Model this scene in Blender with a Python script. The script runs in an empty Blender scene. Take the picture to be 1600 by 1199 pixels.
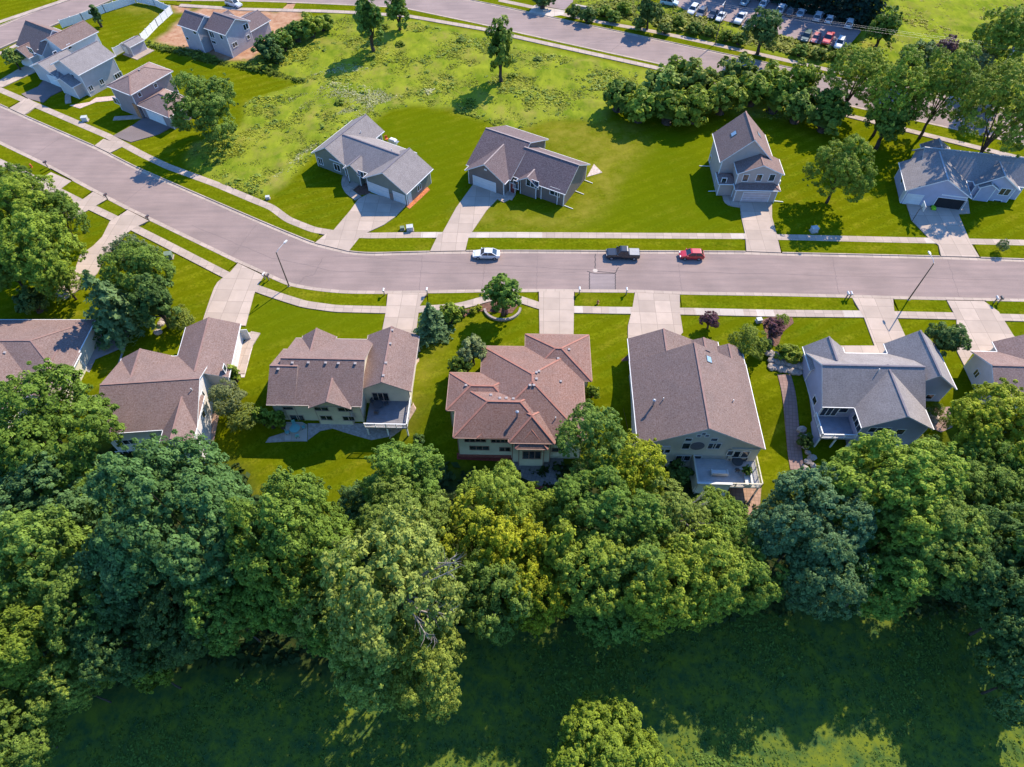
import bpy, math, random
import numpy as np
from mathutils import Vector
R = math.radians
scene = bpy.context.scene
COL = scene.collection

# ------------------------------------------------------------------ camera, sky, sun, exposure
CAM_H, PITCH, FPX = 78.0, 36.5, 1015.0          # drone height (m), tilt from straight down, focal length for a 1600 px wide frame
cd = bpy.data.cameras.new('camera'); cam = bpy.data.objects.new('camera', cd); COL.objects.link(cam)
cam.location = (0, 0, CAM_H); cam.rotation_euler = (R(PITCH), 0, 0)
cd.sensor_width = 36; cd.lens = 36 * FPX / 1600; cd.clip_start = 0.5; cd.clip_end = 6000
scene.camera = cam
SUN_EL, SUN_AZ = 42.0, 39.0                      # azimuth clockwise from +Y (the sun stands in the north-east)
w = bpy.data.worlds.new('World'); scene.world = w; w.use_nodes = True
sky = w.node_tree.nodes.new('ShaderNodeTexSky'); sky.sky_type = 'NISHITA'; sky.sun_disc = False
sky.sun_elevation = R(SUN_EL); sky.sun_rotation = R(SUN_AZ); sky.air_density = 1.0; sky.dust_density = 0.2; sky.ozone_density = 5.0
bgn = w.node_tree.nodes['Background']; tint = w.node_tree.nodes.new('ShaderNodeMix'); tint.data_type = 'RGBA'; tint.blend_type = 'MULTIPLY'; tint.inputs[0].default_value = 1.0
tint.inputs[7].default_value = (0.60, 0.90, 1.18, 1)                 # a deep, very clear summer blue
w.node_tree.links.new(sky.outputs[0], tint.inputs[6]); w.node_tree.links.new(tint.outputs[2], bgn.inputs[0]); bgn.inputs[1].default_value = 0.15
sl = bpy.data.lights.new('sun', 'SUN'); sl.energy = 4.1; sl.angle = R(0.5); sl.color = (1.0, 0.88, 0.70)
so = bpy.data.objects.new('sun', sl); COL.objects.link(so)
sd = Vector((math.sin(R(SUN_AZ)) * math.cos(R(SUN_EL)), math.cos(R(SUN_AZ)) * math.cos(R(SUN_EL)), math.sin(R(SUN_EL))))
so.rotation_euler = sd.to_track_quat('Z', 'Y').to_euler()
scene.view_settings.view_transform = 'Standard'; scene.view_settings.look = 'None'
scene.view_settings.exposure = 0.96; scene.view_settings.gamma = 1.0
scene.render.engine = 'CYCLES'
scene.cycles.max_bounces = 6; scene.cycles.diffuse_bounces = 3; scene.cycles.transmission_bounces = 3
scene.cycles.caustics_reflective = False; scene.cycles.caustics_refractive = False

# ------------------------------------------------------------------ survey: from the photograph to the ground
TS, TC = math.sin(R(PITCH)), math.cos(R(PITCH))
def ray(px, py):
    x, y = px - 800, 599.5 - py
    return np.array([x, TS * FPX + y * TC, -TC * FPX + y * TS])
def P(px, py, z=0.0):
    d = ray(px, py); return np.array([0, 0, CAM_H]) + d * ((z - CAM_H) / d[2])
def sstep(a, b, x):
    t = np.clip((x - a) / (b - a), 0, 1); return t * t * (3 - 2 * t)
def slope(x, y):                                  # the lots south of the street fall away to the woods
    return -2.75 * (1 - sstep(46.5, 57.5, y)) - 0.9 * (1 - sstep(20, 44, y))
def G(px, py, dz=0.0):
    z = 0.0
    for _ in range(12):
        p = P(px, py, z + dz); z = 0.6 * float(slope(p[0], p[1])) + 0.4 * z
    p = P(px, py, z + dz); return np.array([p[0], p[1], float(slope(p[0], p[1])) + dz])

# ------------------------------------------------------------------ helpers
def tag(o, label=None, cat=None, group=None, kind=None):
    if label: o['label'] = label
    if cat: o['category'] = cat
    if group: o['group'] = group
    if kind: o['kind'] = kind
    return o
def empty(name, loc=(0, 0, 0), rz=0.0, label=None, cat=None, group=None):
    o = bpy.data.objects.new(name, None); COL.objects.link(o)
    o.location = loc; o.rotation_euler = (0, 0, rz); o.empty_display_size = 0.2
    return tag(o, label, cat, group)
def link(name, me, parent=None):
    o = bpy.data.objects.new(name, me); COL.objects.link(o)
    if parent is not None: o.parent = parent
    return o
def dup(root, loc, rz, sc=1.0, label=None, group=None):
    r = root.copy(); COL.objects.link(r); r.location = loc; r.rotation_euler = (0, 0, rz)
    r.scale = (sc, sc, sc) if np.isscalar(sc) else sc
    if label: r['label'] = label
    if group: r['group'] = group
    for ch in list(root.children):
        c = ch.copy(); COL.objects.link(c); c.parent = r
        for g in list(ch.children):
            d = g.copy(); COL.objects.link(d); d.parent = c
    return r
class MB:                                         # collects polygons, then links them as one mesh object
    def __init__(s): s.v = []; s.f = []; s.m = []; s.T = None
    def _add(s, vs, fs, mi=0):
        b = len(s.v)
        s.v += [tuple(float(c) for c in v) for v in vs]
        for i, f in enumerate(fs):
            s.f.append([b + k for k in f]); s.m.append(mi[i] if isinstance(mi, (list, tuple)) else mi)
        return s
    def box(s, x0, x1, y0, y1, z0, z1, mi=0):
        vs = [(x, y, z) for z in (z0, z1) for (x, y) in ((x0, y0), (x1, y0), (x1, y1), (x0, y1))]
        return s._add(vs, [(3, 2, 1, 0), (4, 5, 6, 7), (0, 1, 5, 4), (1, 2, 6, 5), (2, 3, 7, 6), (3, 0, 4, 7)], mi)
    def bar(s, a, b, wd, ht=None, mi=0):          # a beam of rectangular section between two points
        a = np.array(a, float); b = np.array(b, float); ht = ht or wd; d = b - a; L = np.linalg.norm(d); d = d / L
        up = np.array([0, 0, 1.]) if abs(d[2]) < 0.95 else np.array([1., 0, 0])
        r = np.cross(d, up); r /= np.linalg.norm(r); u = np.cross(r, d)
        vs = [p + r * sx * wd / 2 + u * sz * ht / 2 for p in (a, b) for sx, sz in ((-1, -1), (1, -1), (1, 1), (-1, 1))]
        return s._add(vs, [(3, 2, 1, 0), (4, 5, 6, 7), (0, 1, 5, 4), (1, 2, 6, 5), (2, 3, 7, 6), (3, 0, 4, 7)], mi)
    def tube(s, pts, rad, n=8, mi=0, cap=True):
        pts = [np.array(p, float) for p in pts]; rad = [rad] * len(pts) if np.isscalar(rad) else rad
        vs = []
        for i, p in enumerate(pts):
            d = pts[min(i + 1, len(pts) - 1)] - pts[max(i - 1, 0)]; d /= np.linalg.norm(d) + 1e-9
            up = np.array([0, 0, 1.]) if abs(d[2]) < 0.9 else np.array([1., 0, 0])
            r = np.cross(d, up); r /= np.linalg.norm(r); u = np.cross(r, d)
            vs += [p + rad[i] * (r * math.cos(k * 2 * math.pi / n) + u * math.sin(k * 2 * math.pi / n)) for k in range(n)]
        fs = [(i * n + k, i * n + (k + 1) % n, (i + 1) * n + (k + 1) % n, (i + 1) * n + k) for i in range(len(pts) - 1) for k in range(n)]
        if cap: fs += [tuple(range(n - 1, -1, -1)), tuple((len(pts) - 1) * n + k for k in range(n))]
        return s._add(vs, fs, mi)
    def loft(s, rings, mi=0, cap=True):           # rings of equal length
        n = len(rings[0]); vs = [p for r in rings for p in r]
        fs = [(i * n + k, i * n + (k + 1) % n, (i + 1) * n + (k + 1) % n, (i + 1) * n + k) for i in range(len(rings) - 1) for k in range(n)]
        if cap: fs += [tuple(range(n - 1, -1, -1)), tuple((len(rings) - 1) * n + k for k in range(n))]
        return s._add(vs, fs, mi)
    def slab(s, pts, z0, z1, mi=0):               # a flat polygon with thickness; z may vary per point
        n = len(pts); zt = z1 if hasattr(z1, '__len__') else [z1] * n; zb = z0 if hasattr(z0, '__len__') else [z0] * n
        vs = [(p[0], p[1], zb[i]) for i, p in enumerate(pts)] + [(p[0], p[1], zt[i]) for i, p in enumerate(pts)]
        ar = sum(pts[i][0] * pts[(i + 1) % n][1] - pts[(i + 1) % n][0] * pts[i][1] for i in range(n))
        fs = [tuple(range(n - 1, -1, -1)), tuple(range(n, 2 * n))] + [(i, (i + 1) % n, n + (i + 1) % n, n + i) for i in range(n)]
        if ar < 0: fs = [tuple(reversed(f)) for f in fs]
        return s._add(vs, fs, mi)
    def build(s, name, mats, parent=None, smooth=False, bevel=0):
        me = bpy.data.meshes.new(name); me.from_pydata(s.v, [], s.f); me.update()
        for m in (mats if isinstance(mats, (list, tuple)) else [mats]): me.materials.append(m)
        me.polygons.foreach_set('material_index', s.m)
        if smooth: me.polygons.foreach_set('use_smooth', [True] * len(s.f))
        o = link(name, me, parent)
        if bevel:
            b = o.modifiers.new('bevel', 'BEVEL'); b.width = bevel; b.segments = 2; b.limit_method = 'ANGLE'
        return o
def np_mesh(name, V, nper, mats, attr=None):      # many separate quads (nper=4) or triangles (nper=3)
    nv = len(V); nf = nv // nper
    me = bpy.data.meshes.new(name); me.vertices.add(nv); me.vertices.foreach_set('co', V.astype(np.float32).ravel())
    me.loops.add(nv); me.loops.foreach_set('vertex_index', np.arange(nv, dtype=np.int32))
    me.polygons.add(nf); me.polygons.foreach_set('loop_start', np.arange(0, nv, nper, dtype=np.int32))
    me.polygons.foreach_set('loop_total', np.full(nf, nper, dtype=np.int32))
    if attr is not None:
        for k, a in attr.items():
            at = me.attributes.new(k, 'FLOAT', 'FACE'); at.data.foreach_set('value', a.astype(np.float32))
    me.update(calc_edges=True); me.validate()
    for m in mats: me.materials.append(m)
    return me
def resample(pts, n):
    pts = np.array(pts, float); d = np.r_[0, np.cumsum(np.linalg.norm(np.diff(pts, axis=0), axis=1))]
    t = np.linspace(0, d[-1], n); return np.stack([np.interp(t, d, pts[:, i]) for i in range(pts.shape[1])], 1)
def smooth_line(pts, step=1.0, k=3):
    pts = np.array(pts, float); L = np.linalg.norm(np.diff(pts, axis=0), axis=1).sum()
    q = resample(pts, max(4, int(L / step)))
    for _ in range(k):
        q[1:-1] = (q[:-2] + 2 * q[1:-1] + q[2:]) / 4
    return q
def offset_line(q, d):
    t = np.gradient(q[:, :2], axis=0); t /= np.linalg.norm(t, axis=1)[:, None] + 1e-9
    o = q.copy(); o[:, 0] += -t[:, 1] * d; o[:, 1] += t[:, 0] * d; return o
def strip(mb, a, b, z0, z1, mi=0):                # slab between two lines of equal length
    n = len(a); vs = []
    for i in range(n):
        za = z1 + float(slope(a[i][0], a[i][1])); zb = z1 + float(slope(b[i][0], b[i][1]))
        vs += [(a[i][0], a[i][1], za + z0 - z1), (a[i][0], a[i][1], za), (b[i][0], b[i][1], zb), (b[i][0], b[i][1], zb + z0 - z1)]
    fs = []
    for i in range(n - 1):
        p, q = 4 * i, 4 * i + 4
        fs += [(p + 1, p + 2, q + 2, q + 1), (p, p + 1, q + 1, q), (p + 2, p + 3, q + 3, q + 2)]
    fs += [(0, 3, 2, 1), (4 * n - 4, 4 * n - 3, 4 * n - 2, 4 * n - 1)]
    t = np.array(vs[5]) - np.array(vs[1]); u = np.array(vs[2]) - np.array(vs[1])
    if np.cross(u, t)[2] < 0: fs = [tuple(reversed(f)) for f in fs]
    return mb._add(vs, fs, mi)

# ------------------------------------------------------------------ materials
def nd(nt, t, **kw):
    n = nt.nodes.new(t)
    for k, v in kw.items(): setattr(n, k, v)
    return n
def new_mat(name, rough=0.8, spec=0.3):
    m = bpy.data.materials.new(name); m.use_nodes = True; nt = m.node_tree
    b = nt.nodes['Principled BSDF']; b.inputs['Roughness'].default_value = rough
    b.inputs['Specular IOR Level'].default_value = spec
    return m, nt, b
def mixc(nt, fac, a, b, mode='MIX'):
    n = nd(nt, 'ShaderNodeMix', data_type='RGBA', blend_type=mode)
    for s, v in ((0, fac), (6, a), (7, b)):
        if hasattr(v, 'is_linked') or hasattr(v, 'links'): nt.links.new(v, n.inputs[s])
        else: n.inputs[s].default_value = v if np.isscalar(v) else (*v[:3], 1)
    return n.outputs[2]
def ramp(nt, fac, lo, hi, a=0.0, b=1.0):
    n = nd(nt, 'ShaderNodeMapRange'); nt.links.new(fac, n.inputs[0])
    for i, v in enumerate((lo, hi, a, b)): n.inputs[i + 1].default_value = v
    return n.outputs[0]
def noise(nt, vec, scale, detail=3, rough=0.55):
    n = nd(nt, 'ShaderNodeTexNoise'); n.inputs['Scale'].default_value = scale
    n.inputs['Detail'].default_value = detail; n.inputs['Roughness'].default_value = rough
    if vec is not None: nt.links.new(vec, n.inputs['Vector'])
    return n.outputs['Fac']
def coord(nt, kind='Object', sc=None, rz=0.0):
    c = nd(nt, 'ShaderNodeTexCoord').outputs[kind]
    if sc or rz:
        m = nd(nt, 'ShaderNodeMapping'); nt.links.new(c, m.inputs[0])
        if sc: m.inputs['Scale'].default_value = sc
        m.inputs['Rotation'].default_value = (0, 0, rz); c = m.outputs[0]
    return c
def bump(nt, b, h, st=0.3, dist=0.05):
    n = nd(nt, 'ShaderNodeBump'); n.inputs['Strength'].default_value = st; n.inputs['Distance'].default_value = dist
    nt.links.new(h, n.inputs['Height']); nt.links.new(n.outputs[0], b.inputs['Normal'])
MATS = {}
def plain(name, c, rough=0.7, spec=0.3, metal=0.0, var=0.12, scale=1.3):
    if name in MATS: return MATS[name]
    m, nt, b = new_mat(name, rough, spec); b.inputs['Metallic'].default_value = metal
    v = coord(nt); f = noise(nt, v, scale, 4)
    col = mixc(nt, ramp(nt, f, 0.3, 0.7), [x * (1 - var) for x in c], [min(1, x * (1 + var)) for x in c])
    nt.links.new(col, b.inputs['Base Color']); MATS[name] = m; return m
def roof_mat(name, c, c2=None):
    if name in MATS: return MATS[name]
    m, nt, b = new_mat(name, 0.9, 0.1); v = coord(nt); c = [c[0] * .82, c[1] * .66, c[2] * .57]
    big = ramp(nt, noise(nt, v, 0.35, 3), 0.35, 0.65); fine = noise(nt, v, 5.5, 3, 0.7)
    c2 = c2 or [x * 0.86 for x in c]
    col = mixc(nt, big, c, c2)
    col = mixc(nt, ramp(nt, fine, 0.3, 0.7), mixc(nt, 0.3, col, (0.03, 0.025, 0.028)), mixc(nt, 0.22, col, (0.6, 0.56, 0.55)))
    sep = nd(nt, 'ShaderNodeSeparateXYZ'); nt.links.new(v, sep.inputs[0])
    wv = nd(nt, 'ShaderNodeMath', operation='FRACT'); mu = nd(nt, 'ShaderNodeMath', operation='MULTIPLY'); mu.inputs[1].default_value = 7.0
    nt.links.new(sep.outputs[2], mu.inputs[0]); nt.links.new(mu.outputs[0], wv.inputs[0])
    row = ramp(nt, wv.outputs[0], 0.0, 0.25, 0.82, 1.0)
    mm = nd(nt, 'ShaderNodeMix', data_type='RGBA', blend_type='MULTIPLY'); mm.inputs[0].default_value = 0.75
    nt.links.new(col, mm.inputs[6]); nt.links.new(row, mm.inputs[7])
    st = ramp(nt, noise(nt, coord(nt, 'Object', (1, 1, 0.12)), 0.9, 3), 0.4, 0.75)
    col = mixc(nt, st, mm.outputs[2], mixc(nt, 0.22, mm.outputs[2], (0.12, 0.10, 0.10)))
    nt.links.new(col, b.inputs['Base Color']); bump(nt, b, fine, 0.25, 0.02); MATS[name] = m; return m
def siding_mat(name, c, step=0.2):
    if name in MATS: return MATS[name]
    m, nt, b = new_mat(name, 0.65, 0.3); v = coord(nt)
    sep = nd(nt, 'ShaderNodeSeparateXYZ'); nt.links.new(v, sep.inputs[0])
    mu = nd(nt, 'ShaderNodeMath', operation='MULTIPLY'); mu.inputs[1].default_value = 1 / step
    fr = nd(nt, 'ShaderNodeMath', operation='FRACT'); nt.links.new(sep.outputs[2], mu.inputs[0]); nt.links.new(mu.outputs[0], fr.inputs[0])
    f = ramp(nt, noise(nt, v, 0.8, 4), 0.3, 0.7)
    col = mixc(nt, f, [x * 0.92 for x in c], [min(1, x * 1.06) for x in c])
    col = mixc(nt, ramp(nt, fr.outputs[0], 0.0, 0.2, 0.35, 0.0), col, [x * 0.45 for x in c])
    nt.links.new(col, b.inputs['Base Color']); MATS[name] = m; return m
def concrete(name, c, joint=1.5, rz=0.0):
    if name in MATS: return MATS[name]
    m, nt, b = new_mat(name, 0.9, 0.2); v = coord(nt, 'Object', None, rz)
    f = ramp(nt, noise(nt, v, 0.45, 4), 0.3, 0.7); g = noise(nt, v, 9, 3)
    br = nd(nt, 'ShaderNodeTexBrick'); nt.links.new(v, br.inputs['Vector']); br.offset = 0; br.squash = 1
    br.inputs['Scale'].default_value = 1.0; br.inputs['Brick Width'].default_value = joint; br.inputs['Row Height'].default_value = joint
    br.inputs['Mortar Size'].default_value = 0.035; br.inputs['Bias'].default_value = 0.0
    br.inputs['Color1'].default_value = (*[x * 0.85 for x in c], 1); br.inputs['Color2'].default_value = (*[min(1, x * 1.1) for x in c], 1)
    br.inputs['Mortar'].default_value = (*[x * 0.62 for x in c], 1)
    col = mixc(nt, f, br.outputs[0], mixc(nt, 0.32, br.outputs[0], (0.25, 0.20, 0.16)))
    col = mixc(nt, ramp(nt, g, 0.35, 0.65), col, mixc(nt, 0.1, col, (0.2, 0.18, 0.17)))
    nt.links.new(col, b.inputs['Base Color']); MATS[name] = m; return m
def asphalt_mat(name, c, rz=0.0):
    if name in MATS: return MATS[name]
    m, nt, b = new_mat(name, 0.92, 0.2)
    v = coord(nt, 'Object', (0.22, 2.2, 1), rz); streak = ramp(nt, noise(nt, v, 0.55, 4), 0.34, 0.68)
    o = coord(nt); blot = ramp(nt, noise(nt, o, 0.16, 3), 0.35, 0.65); g = noise(nt, o, 7, 4, 0.7)
    col = mixc(nt, blot, c, [x * 0.8 for x in c]); col = mixc(nt, streak, mixc(nt, 0.26, col, (0.08, 0.07, 0.07)), col)
    col = mixc(nt, ramp(nt, g, 0.3, 0.7), mixc(nt, 0.14, col, (0.05, 0.045, 0.05)), mixc(nt, 0.1, col, (0.6, 0.55, 0.55)))
    nt.links.new(col, b.inputs['Base Color']); bump(nt, b, g, 0.2, 0.01); MATS[name] = m; return m
def grass_shade(nt, v, a, c, dry, stripe=0.0, rz=0.0):
    big = ramp(nt, noise(nt, v, 0.07, 4), 0.36, 0.64); mid = ramp(nt, noise(nt, coord(nt, 'Object', (.6, 1.5, 1), rz), 0.6, 5, 0.75), 0.41, 0.57); fine = noise(nt, v, 2.2, 5, 0.85)
    col = mixc(nt, big, a, c); col = mixc(nt, mid, mixc(nt, 0.5, col, [x * 0.5 for x in a]), col)
    thin = ramp(nt, noise(nt, v, 0.19, 5, 0.7), 0.52, 0.72, 0, 0.5); col = mixc(nt, thin, col, dry)
    weed = ramp(nt, noise(nt, v, 1.5, 3, 0.6), 0.60, 0.70, 0, 0.5); col = mixc(nt, weed, col, (a[0] * .38, a[1] * .62, a[2]))
    col = mixc(nt, ramp(nt, fine, 0.40, 0.60), mixc(nt, 0.42, col, (0.016, 0.026, 0.001)), mixc(nt, 0.16, col, dry))
    if stripe:
        sv = coord(nt, 'Object', None, rz); sp = nd(nt, 'ShaderNodeTexWave', wave_type='BANDS', bands_direction='Y')
        nt.links.new(sv, sp.inputs[0]); sp.inputs['Scale'].default_value = 0.13; sp.inputs['Distortion'].default_value = 1.2; sp.inputs['Detail'].default_value = 1
        col = mixc(nt, ramp(nt, sp.outputs['Fac'], 0.3, 0.7, 0, stripe), col, [x * 0.62 for x in a])
    return col, fine
def lawn_mat(name, a, c, dry, stripe=0.25, rz=0.0):
    if name in MATS: return MATS[name]
    m, nt, b = new_mat(name, 1.0, 0.0); col, fine = grass_shade(nt, coord(nt), a, c, dry, stripe, rz)
    nt.links.new(col, b.inputs['Base Color']); bump(nt, b, fine, 0.5, 0.06); MATS[name] = m; return m
LAWN_A, LAWN_B, LAWN_DRY = (0.158, 0.184, 0.002), (0.092, 0.140, 0.002), (0.30, 0.26, 0.02)
M_glass, nt, b = new_mat('window_glass', 0.08, 0.8)
fr = noise(nt, coord(nt), 1.1, 1); nt.links.new(mixc(nt, ramp(nt, fr, 0.4, 0.6), (0.012, 0.018, 0.022), (0.05, 0.06, 0.07)), b.inputs['Base Color'])
M_white = plain('white_trim', (0.74, 0.73, 0.71), 0.5, var=0.06)
M_offwhite = plain('off_white_vinyl', (0.66, 0.66, 0.64), 0.5, var=0.06)
M_conc = concrete('pale_concrete', (0.47, 0.37, 0.30), 1.5, R(2))
M_conc2 = concrete('white_new_concrete', (0.55, 0.47, 0.40), 2.4, R(2))
M_drive = concrete('driveway_concrete', (0.49, 0.385, 0.31), 2.6, R(2))
M_asph = asphalt_mat('street_asphalt', (0.325, 0.232, 0.20), R(2))
M_asph_nw = asphalt_mat('street_asphalt_angled', (0.33, 0.235, 0.203), R(28))
M_asph_dark = asphalt_mat('driveway_asphalt', (0.22, 0.17, 0.16), 0.4)
M_seam = plain('crack_sealer', (0.06, 0.05, 0.055), 0.8)
M_lawn = lawn_mat('mown_lawn', LAWN_A, LAWN_B, LAWN_DRY, 0.4, R(2))
M_bark = plain('bark', (0.075, 0.058, 0.045), 0.95, 0.1, var=0.35, scale=4)
M_mulch = plain('mulch', (0.16, 0.085, 0.06), 0.95, 0.1, var=0.4, scale=3)
M_rock = plain('boulder_stone', (0.40, 0.33, 0.28), 0.9, 0.2, var=0.3, scale=1.5)
M_metal = plain('galvanised_metal', (0.42, 0.42, 0.43), 0.4, 0.5, 0.6)
M_dkmetal = plain('bronze_metal', (0.10, 0.085, 0.07), 0.5, 0.5, 0.3)
M_black = plain('black_rubber', (0.02, 0.02, 0.022), 0.7)
M_wood = plain('weathered_wood', (0.30, 0.25, 0.21), 0.85, var=0.25, scale=2)
M_paver = concrete('grey_pavers', (0.24, 0.22, 0.21), 0.6, 0.3)
M_brickpad = concrete('tan_brick_pavers', (0.42, 0.25, 0.17), 0.5, 0.1)
M_redmulch = plain('red_mulch', (0.28, 0.06, 0.045), 0.95, 0.1, var=0.3, scale=3)
M_deck = plain('deck_boards', (0.36, 0.33, 0.31), 0.75, var=0.15, scale=3)

# ------------------------------------------------------------------ streets: lines surveyed from the photograph
def W(pts): return np.array([G(*p) for p in pts])
N_KERB = W([(-120, 105), (0, 164), (40, 182), (150, 230), (215, 263), (300, 300), (400, 343), (440, 360), (492, 381), (545, 394), (575, 396.5), (672, 394), (725, 393), (800, 392.5), (1165, 394), (1220, 396), (1360, 399), (1470, 401.5), (1600, 406), (1760, 412)])
S_KERB = W([(-120, 166), (0, 225), (75, 261), (147, 300), (200, 328), (240, 347), (372, 411), (400, 423), (425, 435), (452, 447), (500, 455), (540, 458.5), (605, 459), (667, 458), (762, 456.5), (842, 456), (992, 457), (1062, 460), (1200, 462), (1332, 465), (1395, 467), (1600, 471), (1760, 475)])
N_WALK = W([(-120, 84), (0, 141), (170, 214), (226, 244), (262, 261), (341, 290), (400, 315), (425, 325), (450, 344), (490, 360), (530, 366.5), (575, 369), (650, 368), (800, 368), (1165, 370), (1370, 375), (1600, 380), (1760, 386)])
S_WALK = W([(-120, 198), (0, 254), (62, 284), (125, 316), (200, 352), (250, 377), (355, 431), (400, 451), (425, 460), (475, 476), (525, 483), (605, 485), (660, 484), (712, 480.5), (735, 475), (765, 466), (787, 463.5), (808, 467), (847, 480), (875, 484), (950, 485.5), (1062, 487), (1200, 490), (1350, 491.5), (1490, 494.5), (1600, 497.5), (1760, 502)])
T_MID = W([(240, -14), (400, -12), (467, -10), (560, -6), (640, -2), (760, 22.5), (870, 47), (1042, 84), (1240, 127), (1440, 170), (1600, 205), (1800, 250)])
T_SWALK = W([(281, 9), (375, 15), (500, 18), (560, 20.5), (640, 26), (760, 47), (810, 59), (1040, 110), (1240, 160), (1445, 211), (1550, 237), (1750, 287)])
T_NWALK = W([(780, 1), (832, 12), (857, 18), (920, 32), (1010, 48), (1060, 58), (1197, 88), (1320, 116), (1500, 157), (1750, 214)])
U_MID = W([(-150, 122), (0, 58), (75, 26), (160, -10), (230, -40)])
U_NWALK = W([(-150, 96), (0, 35), (100, 1.5), (200, -33)])
U_SWALK = W([(-60, 112), (13, 78), (34, 67), (52, 59)])
nk = smooth_line(N_KERB, 1.0); sk = smooth_line(S_KERB, 1.0)
n_ = 240; nk = resample(nk, n_); sk = resample(sk, n_)
road_poly = np.vstack([nk[:, :2], sk[::-1, :2]])
tm = smooth_line(T_MID, 1.5); TW = 5.6; ta, tb = offset_line(tm, TW), offset_line(tm, -TW)
um = smooth_line(U_MID, 1.5); ua, ub = offset_line(um, 5.4), offset_line(um, -5.4)
def pip(poly, X, Y):
    poly = np.asarray(poly)[:, :2]; ins = np.zeros(X.shape, bool); n = len(poly)
    for i in range(n):
        x0, y0 = poly[i]; x1, y1 = poly[(i + 1) % n]
        if y0 == y1: continue
        c = ((y0 > Y) != (y1 > Y)) & (X < (x1 - x0) * (Y - y0) / (y1 - y0) + x0); ins ^= c
    return ins
def dist_line(q, X, Y):
    d = np.full(X.shape, 1e9)
    for i in range(len(q) - 1):
        a, b = q[i, :2], q[i + 1, :2]; e = b - a; L = e @ e + 1e-9
        t = np.clip(((X - a[0]) * e[0] + (Y - a[1]) * e[1]) / L, 0, 1)
        d = np.minimum(d, (X - a[0] - t * e[0]) ** 2 + (Y - a[1] - t * e[1]) ** 2)
    return np.sqrt(d)
def poly_px(pts): return np.array([G(*p)[:2] for p in pts])
MEADOW = [poly_px(p) for p in (
    [(388, 96), (430, 62), (470, 30), (520, 22), (560, 25), (640, 30), (760, 52), (900, 85), (1040, 115), (1290, 180), (1250, 190), (960, 160), (945, 192), (900, 188), (860, 188), (825, 198), (790, 204), (760, 190), (700, 171), (650, 165), (610, 171), (575, 195), (520, 218), (490, 240), (450, 285), (412, 311), (330, 285), (290, 255), (300, 225), (375, 200), (385, 160), (480, 128), (400, 104)],
    [(905, -5), (1050, 6), (1078, 22), (1175, 46), (1250, 65), (1325, 79), (1370, 100), (1330, 112), (1200, 84), (1060, 52), (920, 26), (880, 17)],
    [(1345, 40), (1380, -60), (1900, -60), (1800, 230), (1500, 150), (1345, 110)],
    [(226, 62), (262, 72), (318, 82), (345, 95), (390, 98), (480, 125), (475, 131), (400, 110), (330, 98), (225, 70)])]
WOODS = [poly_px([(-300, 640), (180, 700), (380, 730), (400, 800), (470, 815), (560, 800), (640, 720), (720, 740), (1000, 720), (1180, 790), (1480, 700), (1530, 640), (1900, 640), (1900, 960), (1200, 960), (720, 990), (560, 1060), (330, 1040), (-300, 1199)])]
DIRT = [poly_px(p) for p in ([(241, 64), (262, 50), (277, 35), (300, 18), (330, 8), (400, 16), (440, 20), (470, 22), (476, 28), (452, 50), (420, 75), (392, 94), (345, 93), (318, 80), (262, 71)], [(436, 2), (466, 2), (468, 22), (436, 20)], [(268, 8), (290, 6), (300, 18), (276, 20)])]
DRY = [poly_px(p) for p in ([(800, 205), (850, 190), (905, 190), (1000, 195), (1015, 235), (985, 260), (960, 310), (930, 345), (900, 350), (880, 330), (930, 290), (880, 240)], [(700, 330), (780, 330), (900, 340), (900, 358), (740, 358)], [(1345, 85), (1365, 40), (1480, 20), (1500, 60), (1420, 100)], [(150, 10), (210, 3), (262, 14), (240, 28)], [(655, 560), (700, 480), (715, 490), (672, 590), (640, 690), (610, 690)])]
LUSH = [poly_px(p) for p in ([(570, 195), (640, 168), (760, 192), (720, 300), (660, 360), (640, 330), (668, 290), (600, 235)], [(960, 260), (1050, 200), (1110, 200), (1110, 300), (1150, 360), (900, 362), (960, 310)], [(400, 462), (600, 490), (600, 530), (500, 520), (380, 560)])]
FLOWERS = [poly_px(p) for p in ([(490, 96), (520, 95), (640, 122), (630, 130), (560, 112), (480, 120)], [(450, 155), (520, 130), (580, 135), (630, 150), (560, 185), (520, 180), (560, 160), (510, 165), (460, 172)], [(420, 285), (480, 230), (500, 222), (450, 270), (425, 300)], [(655, 142), (680, 140), (670, 150)])]
# ground: one sheet, fine where the photograph looks, coarse out to the horizon
xs = np.r_[np.linspace(-2500, -175, 14)[:-1], np.arange(-175, 176, 0.9), np.linspace(175, 2500, 14)[1:]]
ys = np.r_[np.linspace(-1500, -6, 10)[:-1], np.arange(-6, 206, 0.9), np.linspace(206, 4000, 16)[1:]]
X, Y = np.meshgrid(xs, ys)
dr = np.minimum(np.minimum(dist_line(nk[::4], X, Y), dist_line(sk[::4], X, Y)), 1e9); dr[pip(road_poly, X, Y)] = 0
dr = np.minimum(dr, np.maximum(dist_line(tm[::3], X, Y) - TW, 0)); dr = np.minimum(dr, np.maximum(dist_line(um[::3], X, Y) - 5.4, 0))
rng = np.random.default_rng(5)
def anyin(polys): 
    m = np.zeros(X.shape, bool)
    for p in polys: m |= pip(p, X, Y)
    return m.astype(float)
meadow, woods, dirt, dry, lush = anyin(MEADOW), anyin(WOODS), anyin(DIRT), anyin(DRY), anyin(LUSH)
def blur(a, n):
    for _ in range(n):
        a = (a + np.roll(a, 1, 0) + np.roll(a, -1, 0) + np.roll(a, 1, 1) + np.roll(a, -1, 1)) / 5
    return a
dryb, lushb, woodsb = blur(dry, 6), blur(lush, 2), blur(woods, 6)
lump = blur(rng.random(X.shape), 2) - 0.5
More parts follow.
